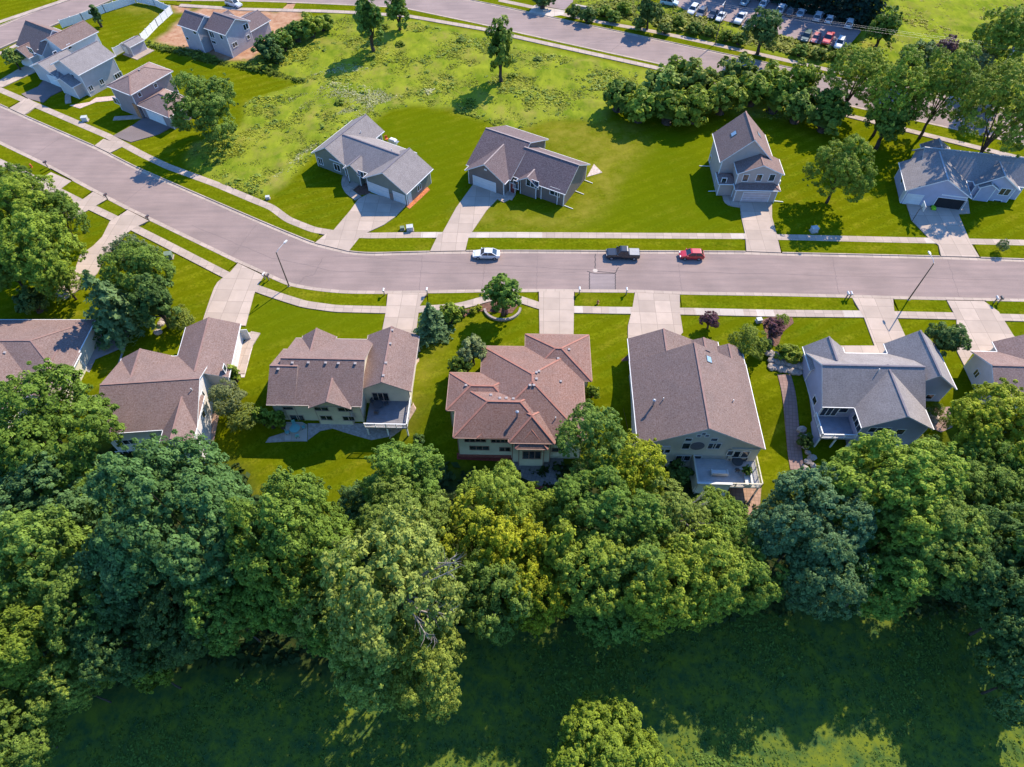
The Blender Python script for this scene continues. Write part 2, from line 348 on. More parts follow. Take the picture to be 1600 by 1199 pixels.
Z = slope(X, Y) - 0.16 + 0.15 * sstep(1.0, 2.9, dr) + meadow * (0.12 + lump * 1.2) * sstep(3.5, 6, dr) + dirt * (lump * 0.5)
ny, nx = X.shape
idx = np.arange(nx * ny).reshape(ny, nx)
quads = np.stack([idx[:-1, :-1], idx[:-1, 1:], idx[1:, 1:], idx[1:, :-1]], -1).reshape(-1, 4)
me = bpy.data.meshes.new('ground'); me.vertices.add(nx * ny)
me.vertices.foreach_set('co', np.stack([X, Y, Z], -1).astype(np.float32).ravel())
me.loops.add(quads.size); me.loops.foreach_set('vertex_index', quads.astype(np.int32).ravel())
me.polygons.add(len(quads)); me.polygons.foreach_set('loop_start', np.arange(0, quads.size, 4, dtype=np.int32)); me.polygons.foreach_set('loop_total', np.full(len(quads), 4, dtype=np.int32))
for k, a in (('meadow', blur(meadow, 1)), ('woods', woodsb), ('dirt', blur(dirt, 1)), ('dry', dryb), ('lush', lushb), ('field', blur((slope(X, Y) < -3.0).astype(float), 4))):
    at = me.attributes.new(k, 'FLOAT', 'POINT'); at.data.foreach_set('value', a.astype(np.float32).ravel())
me.update(calc_edges=True); me.polygons.foreach_set('use_smooth', [True] * len(quads))
m, nt, b = new_mat('ground_grass', 1.0, 0.0); v = coord(nt)
col, fine = grass_shade(nt, v, LAWN_A, LAWN_B, LAWN_DRY, 0.6, R(-28))
def attr(nt, k): return nd(nt, 'ShaderNodeAttribute', attribute_name=k).outputs['Fac']
n1 = ramp(nt, noise(nt, v, 0.6, 4, 0.7), 0.35, 0.65)
col = mixc(nt, attr(nt, 'lush'), col, mixc(nt, 0.5, col, (0.085, 0.120, 0.002)))
col = mixc(nt, attr(nt, 'field'), col, mixc(nt, n1, (0.040, 0.088, 0.026), (0.140, 0.170, 0.018)))  # field grass: shade teal and sunlit yellow patches painted into the colour
dm = nd(nt, 'ShaderNodeMath', operation='MULTIPLY'); nt.links.new(attr(nt, 'dry'), dm.inputs[0]); nt.links.new(ramp(nt, noise(nt, v, 0.25, 5, 0.7), 0.38, 0.66, 0.1, 0.75), dm.inputs[1])
col = mixc(nt, dm.outputs[0], col, (0.235, 0.205, 0.03))
col = mixc(nt, attr(nt, 'meadow'), col, mixc(nt, ramp(nt, noise(nt, coord(nt, 'Object', (1, .45, 1), R(35)), 0.28, 5, 0.75), 0.38, 0.62), mixc(nt, ramp(nt, noise(nt, v, 0.12, 4, 0.7), 0.45, 0.65), (0.115, 0.168, 0.012), (0.250, 0.220, 0.050)), (0.228, 0.262, 0.022)))
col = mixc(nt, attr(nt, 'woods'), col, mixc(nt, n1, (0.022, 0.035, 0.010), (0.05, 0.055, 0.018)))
col = mixc(nt, attr(nt, 'dirt'), col, mixc(nt, n1, (0.33, 0.165, 0.095), (0.45, 0.28, 0.18)))
nt.links.new(col, b.inputs['Base Color']); bump(nt, b, fine, 0.5, 0.06); me.materials.append(m)
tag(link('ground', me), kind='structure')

def structure(name, mb, mats): return tag(mb.build(name, mats), kind='structure')
mb = MB(); strip(mb, nk, sk, -0.25, 0.0); structure('street', mb, M_asph)
mb = MB(); strip(mb, ta, tb, -0.25, 0.0); structure('road', mb, asphalt_mat('road_asphalt', (0.33, 0.24, 0.21), R(-24) * -1))
mb = MB(); strip(mb, ua, ub, -0.25, 0.004); structure('side_street', mb, M_asph_nw)
# gutters and kerbs
mb = MB(); strip(mb, offset_line(nk, -0.62), nk, -0.2, 0.012); strip(mb, sk, offset_line(sk, 0.62), -0.2, 0.012)
for a, s in ((ta, -1), (tb, 1)): strip(mb, a, offset_line(a, s * 0.55), -0.2, 0.012)
for a, s in ((ua, -1), (ub, 1)): strip(mb, a, offset_line(a, s * 0.5), -0.2, 0.016)
structure('gutter', mb, M_conc)
def runs(line, gaps_px):                          # keep the stretches of a line outside the driveway openings
    c = [(G(*a)[:2], G(*b)[:2]) for a, b in gaps_px]; keep = np.ones(len(line), bool)
    for a, b in c:
        m_ = (a + b) / 2; h = np.linalg.norm(b - a) / 2
        keep &= np.linalg.norm(line[:, :2] - m_, axis=1) > h
    out, cur = [], []
    for i, k in enumerate(keep):
        if k: cur.append(i)
        elif cur: out.append(cur); cur = []
    if cur: out.append(cur)
    return [line[r] for r in out if len(r) > 1]
N_GAPS = [((12, 170), (38, 181)), ((148, 229), (172, 241)), ((492, 381), (545, 394)), ((672, 394), (727, 393)), ((1166, 394), (1220, 396)), ((1470, 401), (1530, 403))]
S_GAPS = [((80, 264), (113, 282)), ((146, 299), (168, 311)), ((200, 328), (233, 345)), ((372, 411), (413, 431)), ((606, 459), (667, 458)), ((842, 456), (897, 456)), ((992, 457), (1062, 460)), ((1331, 465), (1395, 467)), ((1479, 469), (1537, 470))]
fine_n, fine_s = resample(nk, 900), resample(sk, 900)
mb = MB()
for r in runs(fine_n, N_GAPS): strip(mb, r, offset_line(r, 0.2), -0.2, 0.13)
for r in runs(fine_s, S_GAPS): strip(mb, offset_line(r, -0.2), r, -0.2, 0.13)
for r in runs(resample(ta, 600), [((835, 8), (880, 16))]): strip(mb, r, offset_line(r, 0.2), -0.2, 0.13)
for r in runs(resample(tb, 600), [((436, 11), (468, 12)), ((268, 6), (300, 7))]): strip(mb, offset_line(r, -0.2), r, -0.2, 0.13)
strip(mb, ua, offset_line(ua, 0.2), -0.2, 0.13); strip(mb, offset_line(ub, -0.2), ub, -0.2, 0.13)
structure('kerb', mb, M_conc)
# grass verges between kerb and pavement: raised beds of turf
def verge(mb, line, walk, gaps, s):
    for r in runs(line, gaps):
        a = offset_line(r, s * 0.2); q = walk
        d = np.linalg.norm(q[None, :, :2] - a[:, None, :2], axis=2).argmin(1)
        strip(mb, a, q[d], -0.2, 0.095)
def walk_lines(Wp, wd):
    c = smooth_line(Wp, 0.7, 2); return offset_line(c, wd / 2), offset_line(c, -wd / 2), c
WALKS = {}
for k, Wp, wd in (('n', N_WALK, 1.5), ('s', S_WALK, 1.5), ('tn', T_NWALK, 1.6), ('ts', T_SWALK, 1.5), ('un', U_NWALK, 1.6), ('us', U_SWALK, 1.3)):
    WALKS[k] = walk_lines(Wp, wd)
mb = MB(); verge(mb, fine_n, WALKS['n'][2], N_GAPS, 1); structure('north_verge', mb, M_lawn)
mb = MB(); verge(mb, fine_s, WALKS['s'][2], S_GAPS, -1); structure('south_verge', mb, M_lawn)
mb = MB()
verge(mb, resample(ta, 500)[150:], WALKS['tn'][2], [((835, 8), (880, 16))], 1); verge(mb, resample(tb, 500), WALKS['ts'][2], [((436, 11), (468, 12)), ((268, 6), (300, 7))], -1)
verge(mb, ua, WALKS['un'][2], [], 1); structure('road_verge', mb, lawn_mat('verge_lawn', LAWN_A, LAWN_B, LAWN_DRY, 0.2, R(28)))
mb = MB()
for k in WALKS: strip(mb, WALKS[k][0], WALKS[k][1], -0.2, 0.115)
structure('pavement', mb, M_conc)
mb = MB()                                         # newer, whiter pavement slabs
for a, b_ in (((655, 368), (846, 368)), ((1140, 370), (1164, 370)), ((1445, 376), (1470, 377)), ((897, 485), (907, 485)), ((950, 485.5), (985, 486)), ((1090, 487.5), (1160, 489)), ((1180, 489.5), (1212, 490)), ((1318, 491), (1395, 493))):
    k = 'n' if a[1] < 420 else 's'; c = WALKS[k][2]; i0 = np.linalg.norm(c[:, :2] - G(*a)[:2], axis=1).argmin(); i1 = np.linalg.norm(c[:, :2] - G(*b_)[:2], axis=1).argmin()
    i0, i1 = sorted((i0, i1)); i1 = max(i1, i0 + 2); strip(mb, offset_line(c, .74)[i0:i1 + 1], offset_line(c, -.74)[i0:i1 + 1], 0.0, 0.119)
structure('pavement_slab', mb, M_conc2)
# driveways and front walks
def sheet(mb, pts, z=0.125, th=0.3):
    g = [G(*p) for p in pts]; mb.slab([p[:2] for p in g], [p[2] + z - th for p in g], [p[2] + z for p in g])
DRIVES = [
 [(80, 270), (112, 284), (76, 310), (30, 302), (50, 290)],
 [(146, 300.5), (168, 312), (137, 330), (110, 345), (80, 345), (117, 322)],
 [(200, 329), (233, 346), (212, 356), (200, 364), (187, 380), (170, 398), (160, 412), (152, 428), (130, 450), (100, 470), (80, 460), (117, 425), (125, 400), (146, 385), (160, 371), (172, 347), (185, 339)],
 [(372, 412), (413, 432), (402, 449), (397, 461), (384, 510), (316, 506), (321, 490), (327, 472), (335, 450), (340, 442), (347, 436), (359, 427)],
 [(606, 459.5), (667, 459), (655, 480), (650, 524), (596, 524), (603, 488)],
 [(842, 456.5), (897, 456.5), (896, 530), (843, 530)],
 [(992, 458), (1062, 461), (1062, 487), (1067, 520), (1050, 540), (981, 540), (981, 510), (988, 482)],
 [(1331, 466), (1395, 468), (1397, 488), (1414, 526), (1440, 556), (1380, 556), (1372, 553), (1305, 552), (1303, 541), (1366, 541), (1350, 498)],
 [(1479, 470.5), (1537, 471.5), (1560, 488), (1583, 525), (1620, 560), (1551, 548), (1520, 552), (1506, 572), (1495, 550), (1494, 498)],
 [(-10, 135), (0, 126), (27, 110), (55, 97), (72, 106), (47, 117), (5, 137)],
 [(32, 160), (15, 170), (38, 180.5), (62, 164), (45, 155)], [(162, 218), (148, 228.5), (172, 240), (196, 228)],
 [(492, 380.5), (510, 366), (520, 362), (548, 329), (560, 312), (577, 303), (640, 316), (617, 340), (600, 352), (570, 366), (562, 372), (545, 393.5)],
 [(672, 393.5), (685, 367), (690, 367), (713, 325), (740, 288), (782, 302), (797, 296), (815, 288), (797, 312), (787, 317), (777, 312), (760, 330), (737, 364), (732, 372), (727, 392.5)],
 [(1166, 393.5), (1164, 366), (1158, 340), (1155, 310), (1206, 312), (1206, 340), (1213, 366), (1220, 395.5)],
 [(1470, 401), (1466, 384), (1450, 372), (1424, 345), (1413, 310), (1440, 300), (1512, 312), (1515, 334), (1497, 335), (1516, 380), (1530, 402.5)]]
mb = MB(); [sheet(mb, p) for p in DRIVES]; structure('driveway', mb, M_drive)
mb = MB(); sheet(mb, [(34, 148), (60, 136), (75, 118), (112, 135), (79, 151), (68, 161), (45, 155)], 0.121); sheet(mb, [(177, 213), (210, 195), (228, 182), (275, 196), (247, 211), (205, 223)], 0.121)
structure('asphalt_driveway', mb, M_asph_dark)
mb = MB()
for pts, wd in (([(549, 268), (541, 276), (539, 288), (545, 300), (560, 311)], 1.5), ([(1143, 288), (1132, 292), (1138, 318), (1158, 321)], 1.6), ([(110, 143), (106, 150), (107, 162)], 1.2), ([(222, 183), (207, 184), (178, 186)], 1.4), ([(795, 312), (801, 303)], 1.3), ([(400, 520), (384, 545), (374, 585)], 1.6)):
    q = smooth_line(W(pts), 0.5, 2); strip(mb, offset_line(q, wd / 2), offset_line(q, -wd / 2), -0.1, 0.14)
structure('front_path', mb, M_conc)
mb = MB(); q = smooth_line(W([(1225, 586), (1232, 615), (1236, 650), (1240, 690), (1246, 735)]), 0.6, 3); strip(mb, offset_line(q, 1.0), offset_line(q, -1.0), -0.1, 0.10)
structure('side_path', mb, concrete('brown_pavers', (0.30, 0.185, 0.16), 0.5, 0.1))
mb = MB(); sheet(mb, [(837, 8), (882, 16), (905, -6), (930, -60), (862, -60), (858, -2)], 0.06); sheet(mb, [(1046, 2), (1062, 12), (1078, 19), (1175, 44), (1250, 63), (1322, 77), (1345, 50), (1335, 36), (1330, 14), (1150, -22), (1000, -40), (930, -40)], 0.06)
structure('car_park', mb, asphalt_mat('lot_asphalt', (0.34, 0.25, 0.235), 1.2))
mb = MB(); sheet(mb, [(835, 9), (883, 17.5), (880, 24), (862, 27), (826, 20)], 0.125); structure('driveway_apron', mb, M_conc2)
mb = MB()                                         # tarred seams round the repaired trench
for pts in ([(930, 396), (930, 424), (961, 427)], [(921, 426), (921, 454.5)], [(961.5, 428), (961.5, 455)], [(917, 424), (930, 428), (961, 428), (966, 418)]):
    q = resample(W(pts), 24); q[:, 0] += 0.05 * np.sin(np.arange(24) * 1.7); strip(mb, offset_line(q, 0.075), offset_line(q, -0.075), -0.1, 0.007)
structure('crack_seam', mb, M_seam)
mb = MB(); rg = random.Random(9)
for pts, wd in (([(468, 443), (476, 432), (490, 430), (499, 414), (504, 404)], .05), ([(520, 400), (900, 421), (1590, 438)], .03), ([(300, 352), (420, 402), (520, 424), (700, 428), (900, 425)], .03), ([(660, 398), (655, 456)], .035), ([(1058, 396), (1066, 458)], .03), ([(1300, 400), (1312, 464)], .035), ([(1480, 404), (1500, 468)], .03), ([(245, 275), (190, 320)], .035), ([(100, 212), (50, 245)], .035), ([(960, 60), (900, 72)], .04), ([(940, 92), (985, 55)], .04), ([(1160, 92), (1120, 122)], .04), ([(840, 400), (838, 455)], .03), ([(760, 398), (752, 456)], .03), ([(400, 352), (362, 402)], .035)):
    q = resample(W(pts), 40); q[:, 0] += np.array([rg.uniform(-.12, .12) for _ in q]); q[:, 1] += np.array([rg.uniform(-.12, .12) for _ in q]); strip(mb, offset_line(q, wd), offset_line(q, -wd), -0.1, 0.0065)
structure('hairline_crack', mb, plain('worn_crack', (.19, .145, .135), .95))
mb = MB()                                         # patched trench, slightly greyer asphalt
sheet(mb, [(922, 427), (961, 428), (961, 454.5), (922, 454)], 0.005, 0.1); structure('street_patch', mb, asphalt_mat('patch_asphalt', (.30, .235, .22), 1.5))
mb = MB(); c0 = G(930, 423); mb.slab([(c0[0] + 0.42 * math.cos(k * math.pi / 8), c0[1] + 0.42 * math.sin(k * math.pi / 8)) for k in range(16)], -0.1, 0.014)
tag(mb.build('manhole_cover', M_conc2), 'pale round manhole cover at the corner of the tarred street patch', 'manhole cover')
# beds and patios
def bed(name, pts, mat, z=0.05, th=0.2):
    mb = MB(); sheet(mb, pts, z, th); return structure(name, mb, mat)
bed('mulch_bed', [(553, 285), (558, 278), (572, 280), (583, 296), (576, 304), (562, 305), (552, 297)], M_mulch, 0.04)
bed('flower_bed', [(630, 320), (645, 305), (668, 293), (672, 297), (655, 313), (640, 327)], plain('orange_flower_mulch', (0.48, 0.16, 0.06), 0.9, var=0.5, scale=4), 0.06)
bed('rock_bed', [(917, 277), (928, 257), (941, 270)], plain('pale_rock_mulch', (0.50, 0.40, 0.33), 0.9, var=0.3, scale=3), 0.06)
bed('gravel_bed', [(109, 165), (140, 160), (150, 153), (182, 150), (190, 156), (150, 160), (125, 170)], plain('pink_gravel', (0.55, 0.40, 0.34), 0.9, var=0.3, scale=3), 0.05)
bed('mulch_bed', [(715, 490), (735, 482), (760, 474), (775, 470), (812, 474), (800, 490), (770, 488), (740, 486), (725, 496)], M_mulch, 0.05)
bed('patio', [(447, 660), (472, 660), (480, 664), (480, 690), (445, 690)], M_conc2, 0.07)
bed('gravel_bed', [(420, 684), (445, 676), (452, 690), (415, 692)], M_rock, 0.05)
bed('stone_bed', [(481, 662), (560, 662), (612, 664), (611, 682), (580, 688), (545, 678), (520, 670), (500, 674), (481, 688)], plain('shaded_gravel', (0.36, 0.31, 0.28), 0.9, var=0.3, scale=3), 0.05)
bed('stone_bed', [(613, 664), (632, 650), (645, 632), (643, 580), (653, 560), (655, 560), (650, 640), (633, 668), (608, 686)], plain('tan_gravel', (0.48, 0.34, 0.25), 0.9, var=0.25, scale=3), 0.055)
bed('patio', [(803, 712), (880, 716), (880, 755), (845, 760), (812, 745), (800, 730)], M_paver, 0.06)
bed('red_mulch_bed', [(714, 708), (800, 708), (800, 722), (714, 718)], M_redmulch, 0.055)
bed('red_mulch_bed', [(836, 752), (858, 750), (855, 772), (838, 772)], M_redmulch, 0.05)
bed('patio', [(1064, 735), (1138, 745), (1138, 775), (1085, 775), (1070, 760)], M_paver, 0.06)
bed('brick_patio', [(1139, 757), (1190, 757), (1186, 806), (1140, 806)], M_brickpad, 0.07)
bed('mulch_bed', [(971, 562), (980, 556), (996, 560), (1004, 690), (985, 690), (974, 640)], M_mulch, 0.05)
bed('mulch_bed', [(1440, 638), (1484, 636), (1488, 668), (1470, 676), (1440, 662)], plain('pinkish_mulch', (0.40, 0.26, 0.21), 0.95, var=0.3, scale=3), 0.05)
bed('mulch_bed', [(318, 672), (322, 650), (334, 640), (342, 650), (334, 690), (320, 690)], plain('tan_mulch', (0.46, 0.30, 0.22), 0.95, var=0.3, scale=3), 0.05)
bed('gravel_bed', [(377, 590), (372, 565), (384, 540), (385, 520), (398, 520), (398, 530), (390, 560), (382, 590)], plain('white_gravel', (0.55, 0.45, 0.40), 0.9, var=0.3, scale=3), 0.05)
bed('mulch_bed', [(1200, 535), (1190, 500), (1235, 485), (1240, 505), (1222, 520), (1215, 545)], M_mulch, 0.05)
bed('concrete_pad', [(132, 568), (145, 540), (190, 505), (205, 515), (190, 560), (160, 620), (130, 625)], plain('shaded_slab', (0.30, 0.28, 0.27), 0.9), 0.06)

# ------------------------------------------------------------------ houses
class House:
    def __init__(s, name, label, o, rot, roof, wall, base=-0.35, group=None, cat='house', trim=None):
        s.o = np.array(o, float); s.r = R(rot); s.base = base
        s.root = empty(name, (o[0], o[1], 0), s.r, label, cat, group)
        s.roof_m, s.wall_m, s.trim_m = roof, wall, trim or M_white
        s.wings = []; s.rb, s.wb, s.fb = MB(), MB(), MB(); s.caps = []
        s.ux = np.array([math.cos(s.r), math.sin(s.r)]); s.uy = np.array([-math.sin(s.r), math.cos(s.r)])
    def loc(s, p): d = np.array(p[:2]) - s.o; return np.array([d @ s.ux, d @ s.uy, p[2]])
    def wing(s, t, u0, u1, v0, v1, ze, p, ov=0.45, th=0.2, walls=True, base=None):
        base = s.base if base is None else base
        s.wings.append((t, u0, u1, v0, v1, ze, p, ov)); um, vm = (u0 + u1) / 2, (v0 + v1) / 2; hu, hv = (u1 - u0) / 2, (v1 - v0) / 2
        E = [(u0, v0, ze), (u1, v0, ze), (u1, v1, ze), (u0, v1, ze)]
        if t == 'gx': rg = [(u0, vm, ze + hv * p), (u1, vm, ze + hv * p)]; F = [(0, 1, 5, 4), (2, 3, 4, 5)]; caps = [(rg[0], rg[1])]
        elif t == 'gy': rg = [(um, v0, ze + hu * p), (um, v1, ze + hu * p)]; F = [(1, 2, 5, 4), (3, 0, 4, 5)]; caps = [(rg[0], rg[1])]
        else:
            k = min(hu, hv); z = ze + k * p
            if hu >= hv: rg = [(u0 + k, vm, z), (u1 - k + 1e-3, vm, z)]; F = [(0, 1, 5, 4), (2, 3, 4, 5), (3, 0, 4), (1, 2, 5)]; caps = [(rg[0], rg[1]), (E[0], rg[0]), (E[3], rg[0]), (E[1], rg[1]), (E[2], rg[1])]
            else: rg = [(um, v0 + k, z), (um, v1 - k + 1e-3, z)]; F = [(1, 2, 5, 4), (3, 0, 4, 5), (0, 1, 4), (2, 3, 5)]; caps = [(rg[0], rg[1]), (E[0], rg[0]), (E[1], rg[0]), (E[2], rg[1]), (E[3], rg[1])]
        vs = E + rg; low = [(a, b, c - th) for a, b, c in vs]; n = 6
        fs = list(F) + [tuple(n + k for k in reversed(f)) for f in F]; mi = [0] * len(F) + [1] * len(F)
        per = {'gx': [0, 1, 5, 2, 3, 4], 'gy': [0, 4, 1, 2, 5, 3]}.get(t, [0, 1, 2, 3])
        for i in range(len(per)):
            a, b_ = per[i], per[(i + 1) % len(per)]; fs.append((a, n + a, n + b_, b_)); mi.append(1)
        s.rb._add(vs + low, fs, mi)
        for a, b_ in caps:
            a, b_ = np.array(a), np.array(b_)
            if np.linalg.norm(b_ - a) > 0.3: s.caps.append(MB().bar(a + [0, 0, 0.015], b_ + [0, 0, 0.015], 0.26, 0.05))
        for i, j in ((0, 1), (1, 2), (2, 3), (3, 0)):            # gutters along the eaves
            if (t == 'gx' and (i, j) in ((1, 2), (3, 0))) or (t == 'gy' and (i, j) in ((0, 1), (2, 3))): continue
            a, b_ = np.array(E[i]), np.array(E[j]); d = b_ - a; nn = np.array([d[1], -d[0], 0]) / np.linalg.norm(d)
            s.fb.bar(a + nn * 0.052 - [0, 0, 0.08], b_ + nn * 0.052 - [0, 0, 0.08], 0.1, 0.12)
        if walls:
            a0, a1, b0, b1 = u0 + ov, u1 - ov, v0 + ov, v1 - ov; zt = ze + ov * p - th - 0.01
            if t == 'gx':
                zr = ze + hv * p - th - 0.01; pr = [(b0, base), (b1, base), (b1, zt), (vm, zr), (b0, zt)]
                s.wb.loft([[(a0, q[0], q[1]) for q in pr], [(a1, q[0], q[1]) for q in pr]])
            elif t == 'gy':
                zr = ze + hu * p - th - 0.01; pr = [(a1, base), (a0, base), (a0, zt), (um, zr), (a1, zt)]
                s.wb.loft([[(q[0], b0, q[1]) for q in pr], [(q[0], b1, q[1]) for q in pr]])
            else: s.wb.box(a0, a1, b0, b1, base, zt)
            for x, sx in ((a0, -1), (a1, 1)):                     # corner boards, standing 2 cm proud
                for y, sy in ((b0, -1), (b1, 1)):
                    s.fb.box(min(x - sx * .12, x + sx * .02), max(x - sx * .12, x + sx * .02), min(y - sy * .12, y + sy * .02), max(y - sy * .12, y + sy * .02), base, zt - 0.01)
        return len(s.wings) - 1
    def height(s, u, v):
        h = -9
        for t, u0, u1, v0, v1, ze, p, ov in s.wings:
            if u0 <= u <= u1 and v0 <= v <= v1:
                du, dv = min(u - u0, u1 - u), min(v - v0, v1 - v)
                h = max(h, ze + p * (dv if t == 'gx' else du if t == 'gy' else min(du, dv)))
        return h
    def on_roof(s, px, py):
        for z in np.arange(13, 1.5, -0.04):
            q = s.loc(P(px, py, z)); h = s.height(q[0], q[1])
            if h > 0 and z <= h: return np.array([q[0], q[1], h])
        return np.array([0, 0, 4.])
    def plane(s, wi, side, px, py):
        t, u0, u1, v0, v1, ze, p, ov = s.wings[wi]
        o = np.array([0, 0, CAM_H]); d = ray(px, py); o = s.loc(o); dl = np.array([d[:2] @ s.ux, d[:2] @ s.uy, d[2]])
        ax, c = {'s': (1, v0 + ov), 'n': (1, v1 - ov), 'w': (0, u0 + ov), 'e': (0, u1 - ov)}[side]
        return o + dl * ((c - o[ax]) / dl[ax])
    def on_wall(s, c, side, wd, ht, name, kids, frame_m, face_m, mull=1, proud=0.05, bars=0):
        n = {'s': (0, -1), 'n': (0, 1), 'w': (-1, 0), 'e': (1, 0)}[side]; t = (-n[1], n[0])
        def bx(mb, a0, a1, z0, z1, d0, d1):
            x = [c[0] + t[0] * a + n[0] * d for a in (a0, a1) for d in (d0, d1)]; y = [c[1] + t[1] * a + n[1] * d for a in (a0, a1) for d in (d0, d1)]
            mb.box(min(x), max(x), min(y), max(y), c[2] + z0, c[2] + z1)
        w2, h2 = wd / 2, ht / 2; f = MB(); fw = 0.11
        bx(f, -w2 - fw, w2 + fw, h2, h2 + fw, -.03, proud); bx(f, -w2 - fw, w2 + fw, -h2 - fw, -h2, -.03, proud + .02)
        bx(f, -w2 - fw, -w2, -h2, h2, -.03, proud); bx(f, w2, w2 + fw, -h2, h2, -.03, proud)
        for k in range(1, mull): bx(f, -w2 + wd * k / mull - .05, -w2 + wd * k / mull + .05, -h2, h2, -.03, proud - .005)
        for k in range(1, bars + 1): bx(f, -w2, w2, -h2 + ht * k / (bars + 1) - .02, -h2 + ht * k / (bars + 1) + .02, -.03, proud - .012)
        o = f.build(name, frame_m, s.root); g = MB(); bx(g, -w2 + .002, w2 - .002, -h2 + .002, h2 - .002, -.03, .02)
        g.build(kids, face_m, o); return o
    def win(s, wi, side, px, py, wd=1.1, ht=1.3, mull=1, frame=None):
        return s.on_wall(s.plane(wi, side, px, py), side, wd, ht, 'window', 'pane', frame or s.trim_m, M_glass, mull)
    def garage(s, wi, side, px, py, wd=4.9, ht=2.15, mat=None, z=None, open_=False):
        c = s.plane(wi, side, px, py); c[2] = 1.1 if z is None else z
        if open_: return s.on_wall(c, side, wd, ht, 'garage_doorway', 'garage_shade_panel', s.trim_m, plain('interior_shade', (0.02, 0.02, 0.022), 0.9), 1, 0.06)  # open doorway: flat dark panel painted as the shade inside
        return s.on_wall(c, side, wd, ht, 'garage_door', 'door_panel', s.trim_m, mat or M_offwhite, 1, 0.06, 3)
    def door(s, wi, side, px, py, wd=1.0, ht=2.1, mat=None, z=None):
        c = s.plane(wi, side, px, py); c[2] = c[2] if z is None else z
        return s.on_wall(c, side, wd, ht, 'door', 'door_panel', s.trim_m, mat or M_offwhite, 1)
    def vent(s, px, py, kind='vent'):
        q = s.on_roof(px, py); mb = MB()
        if kind == 'vent':
            mb.loft([[(q[0] + a * x, q[1] + a * y, q[2] + z) for x, y in ((-1, -1), (1, -1), (1, 1), (-1, 1))] for z, a in ((-.2, .14), (.12, .14), (.13, .2), (.2, .16))]); mb.build('roof_vent', M_ventm, s.root)
        elif kind == 'pipe':
            mb.tube([q + [0, 0, -.2], q + [0, 0, .45]], .07, 8); mb.build('vent_pipe', M_offwhite, s.root)
        elif kind == 'flue':
            mb.tube([q + [0, 0, -.2], q + [0, 0, 1.2]], .15, 10); mb.tube([q + [0, 0, 1.2], q + [0, 0, 1.28], q + [0, 0, 1.42]], [.24, .24, .06], 10); mb.build('flue', M_metal, s.root)
        elif kind == 'sky':
            h = lambda a, b_: s.height(q[0] + a, q[1] + b_) + .08
            c = [(-.42, -.6), (.42, -.6), (.42, .6), (-.42, .6)]
            mb.slab([(q[0] + a, q[1] + b_) for a, b_ in c], [h(a, b_) - .2 for a, b_ in c], [h(a, b_) for a, b_ in c]); o = mb.build('skylight', M_dkmetal, s.root)
            g = MB(); c = [(a * .8, b_ * .84) for a, b_ in c]; g.slab([(q[0] + a, q[1] + b_) for a, b_ in c], [h(a, b_) - .1 for a, b_ in c], [h(a, b_) + .02 for a, b_ in c]); g.build('pane', plain('skylight_glass', (0.25, 0.34, 0.42), 0.05, 0.8), o)
    def box_part(s, name, mat, *b):
        mb = MB()
        for q in b: mb.box(*q)
        return mb.build(name, mat, s.root)
    def deck(s, u0, u1, v0, v1, z, rails='swe', mat=None, rail=None, post=True, gr=-3.2):
        mb = MB(); n = max(2, int((v1 - v0) / 0.3))
        for k in range(n): a = v0 + (v1 - v0) * k / n; mb.box(u0, u1, a, a + (v1 - v0) / n - 0.015, z - .05, z)
        mb.box(u0 + .02, u1 - .02, v0 + .02, v1 - .02, z - .3, z - .055); d = mb.build('deck', mat or M_deck, s.root)
        rb = MB(); rail = rail or M_white
        def run(a, b_):
            a, b_ = np.array(a), np.array(b_); L = np.linalg.norm(b_ - a); rb.bar((*a, z + 1.0), (*b_, z + 1.0), .14, .07); rb.bar((*a, z + .15), (*b_, z + .15), .06, .06)
            k = max(2, int(L / 1.5)); 
            for i in range(k + 1): q = a + (b_ - a) * i / k; rb.box(q[0] - .06, q[0] + .06, q[1] - .06, q[1] + .06, z, z + 1.06)
            k = int(L / .16)
            for i in range(1, k): q = a + (b_ - a) * i / k; rb.box(q[0] - .018, q[0] + .018, q[1] - .018, q[1] + .018, z + .17, z + .97)
        if 's' in rails: run((u0, v0), (u1, v0))
        if 'e' in rails: run((u1, v0), (u1, v1))
        if 'w' in rails: run((u0, v0), (u0, v1))
        if 'n' in rails: run((u0, v1), (u1, v1))
        rb.build('railing', rail, d)
        if post:
            for x in (u0 + .15, (u0 + u1) / 2, u1 - .15): pb = MB(); pb.box(x - .09, x + .09, v0 + .1, v0 + .28, gr, z - .3); pb.build('post', rail, d)
        return d
    def finish(s, cap=None):
        if s.wb.f: s.wb.build('wall', s.wall_m, s.root)
        s.rb.build('roof', [s.roof_m, s.trim_m], s.root)
        [c.build('ridge_cap', cap or s.roof_m, s.root) for c in s.caps]; s.fb.build('trim', s.trim_m, s.root)
        return s.root

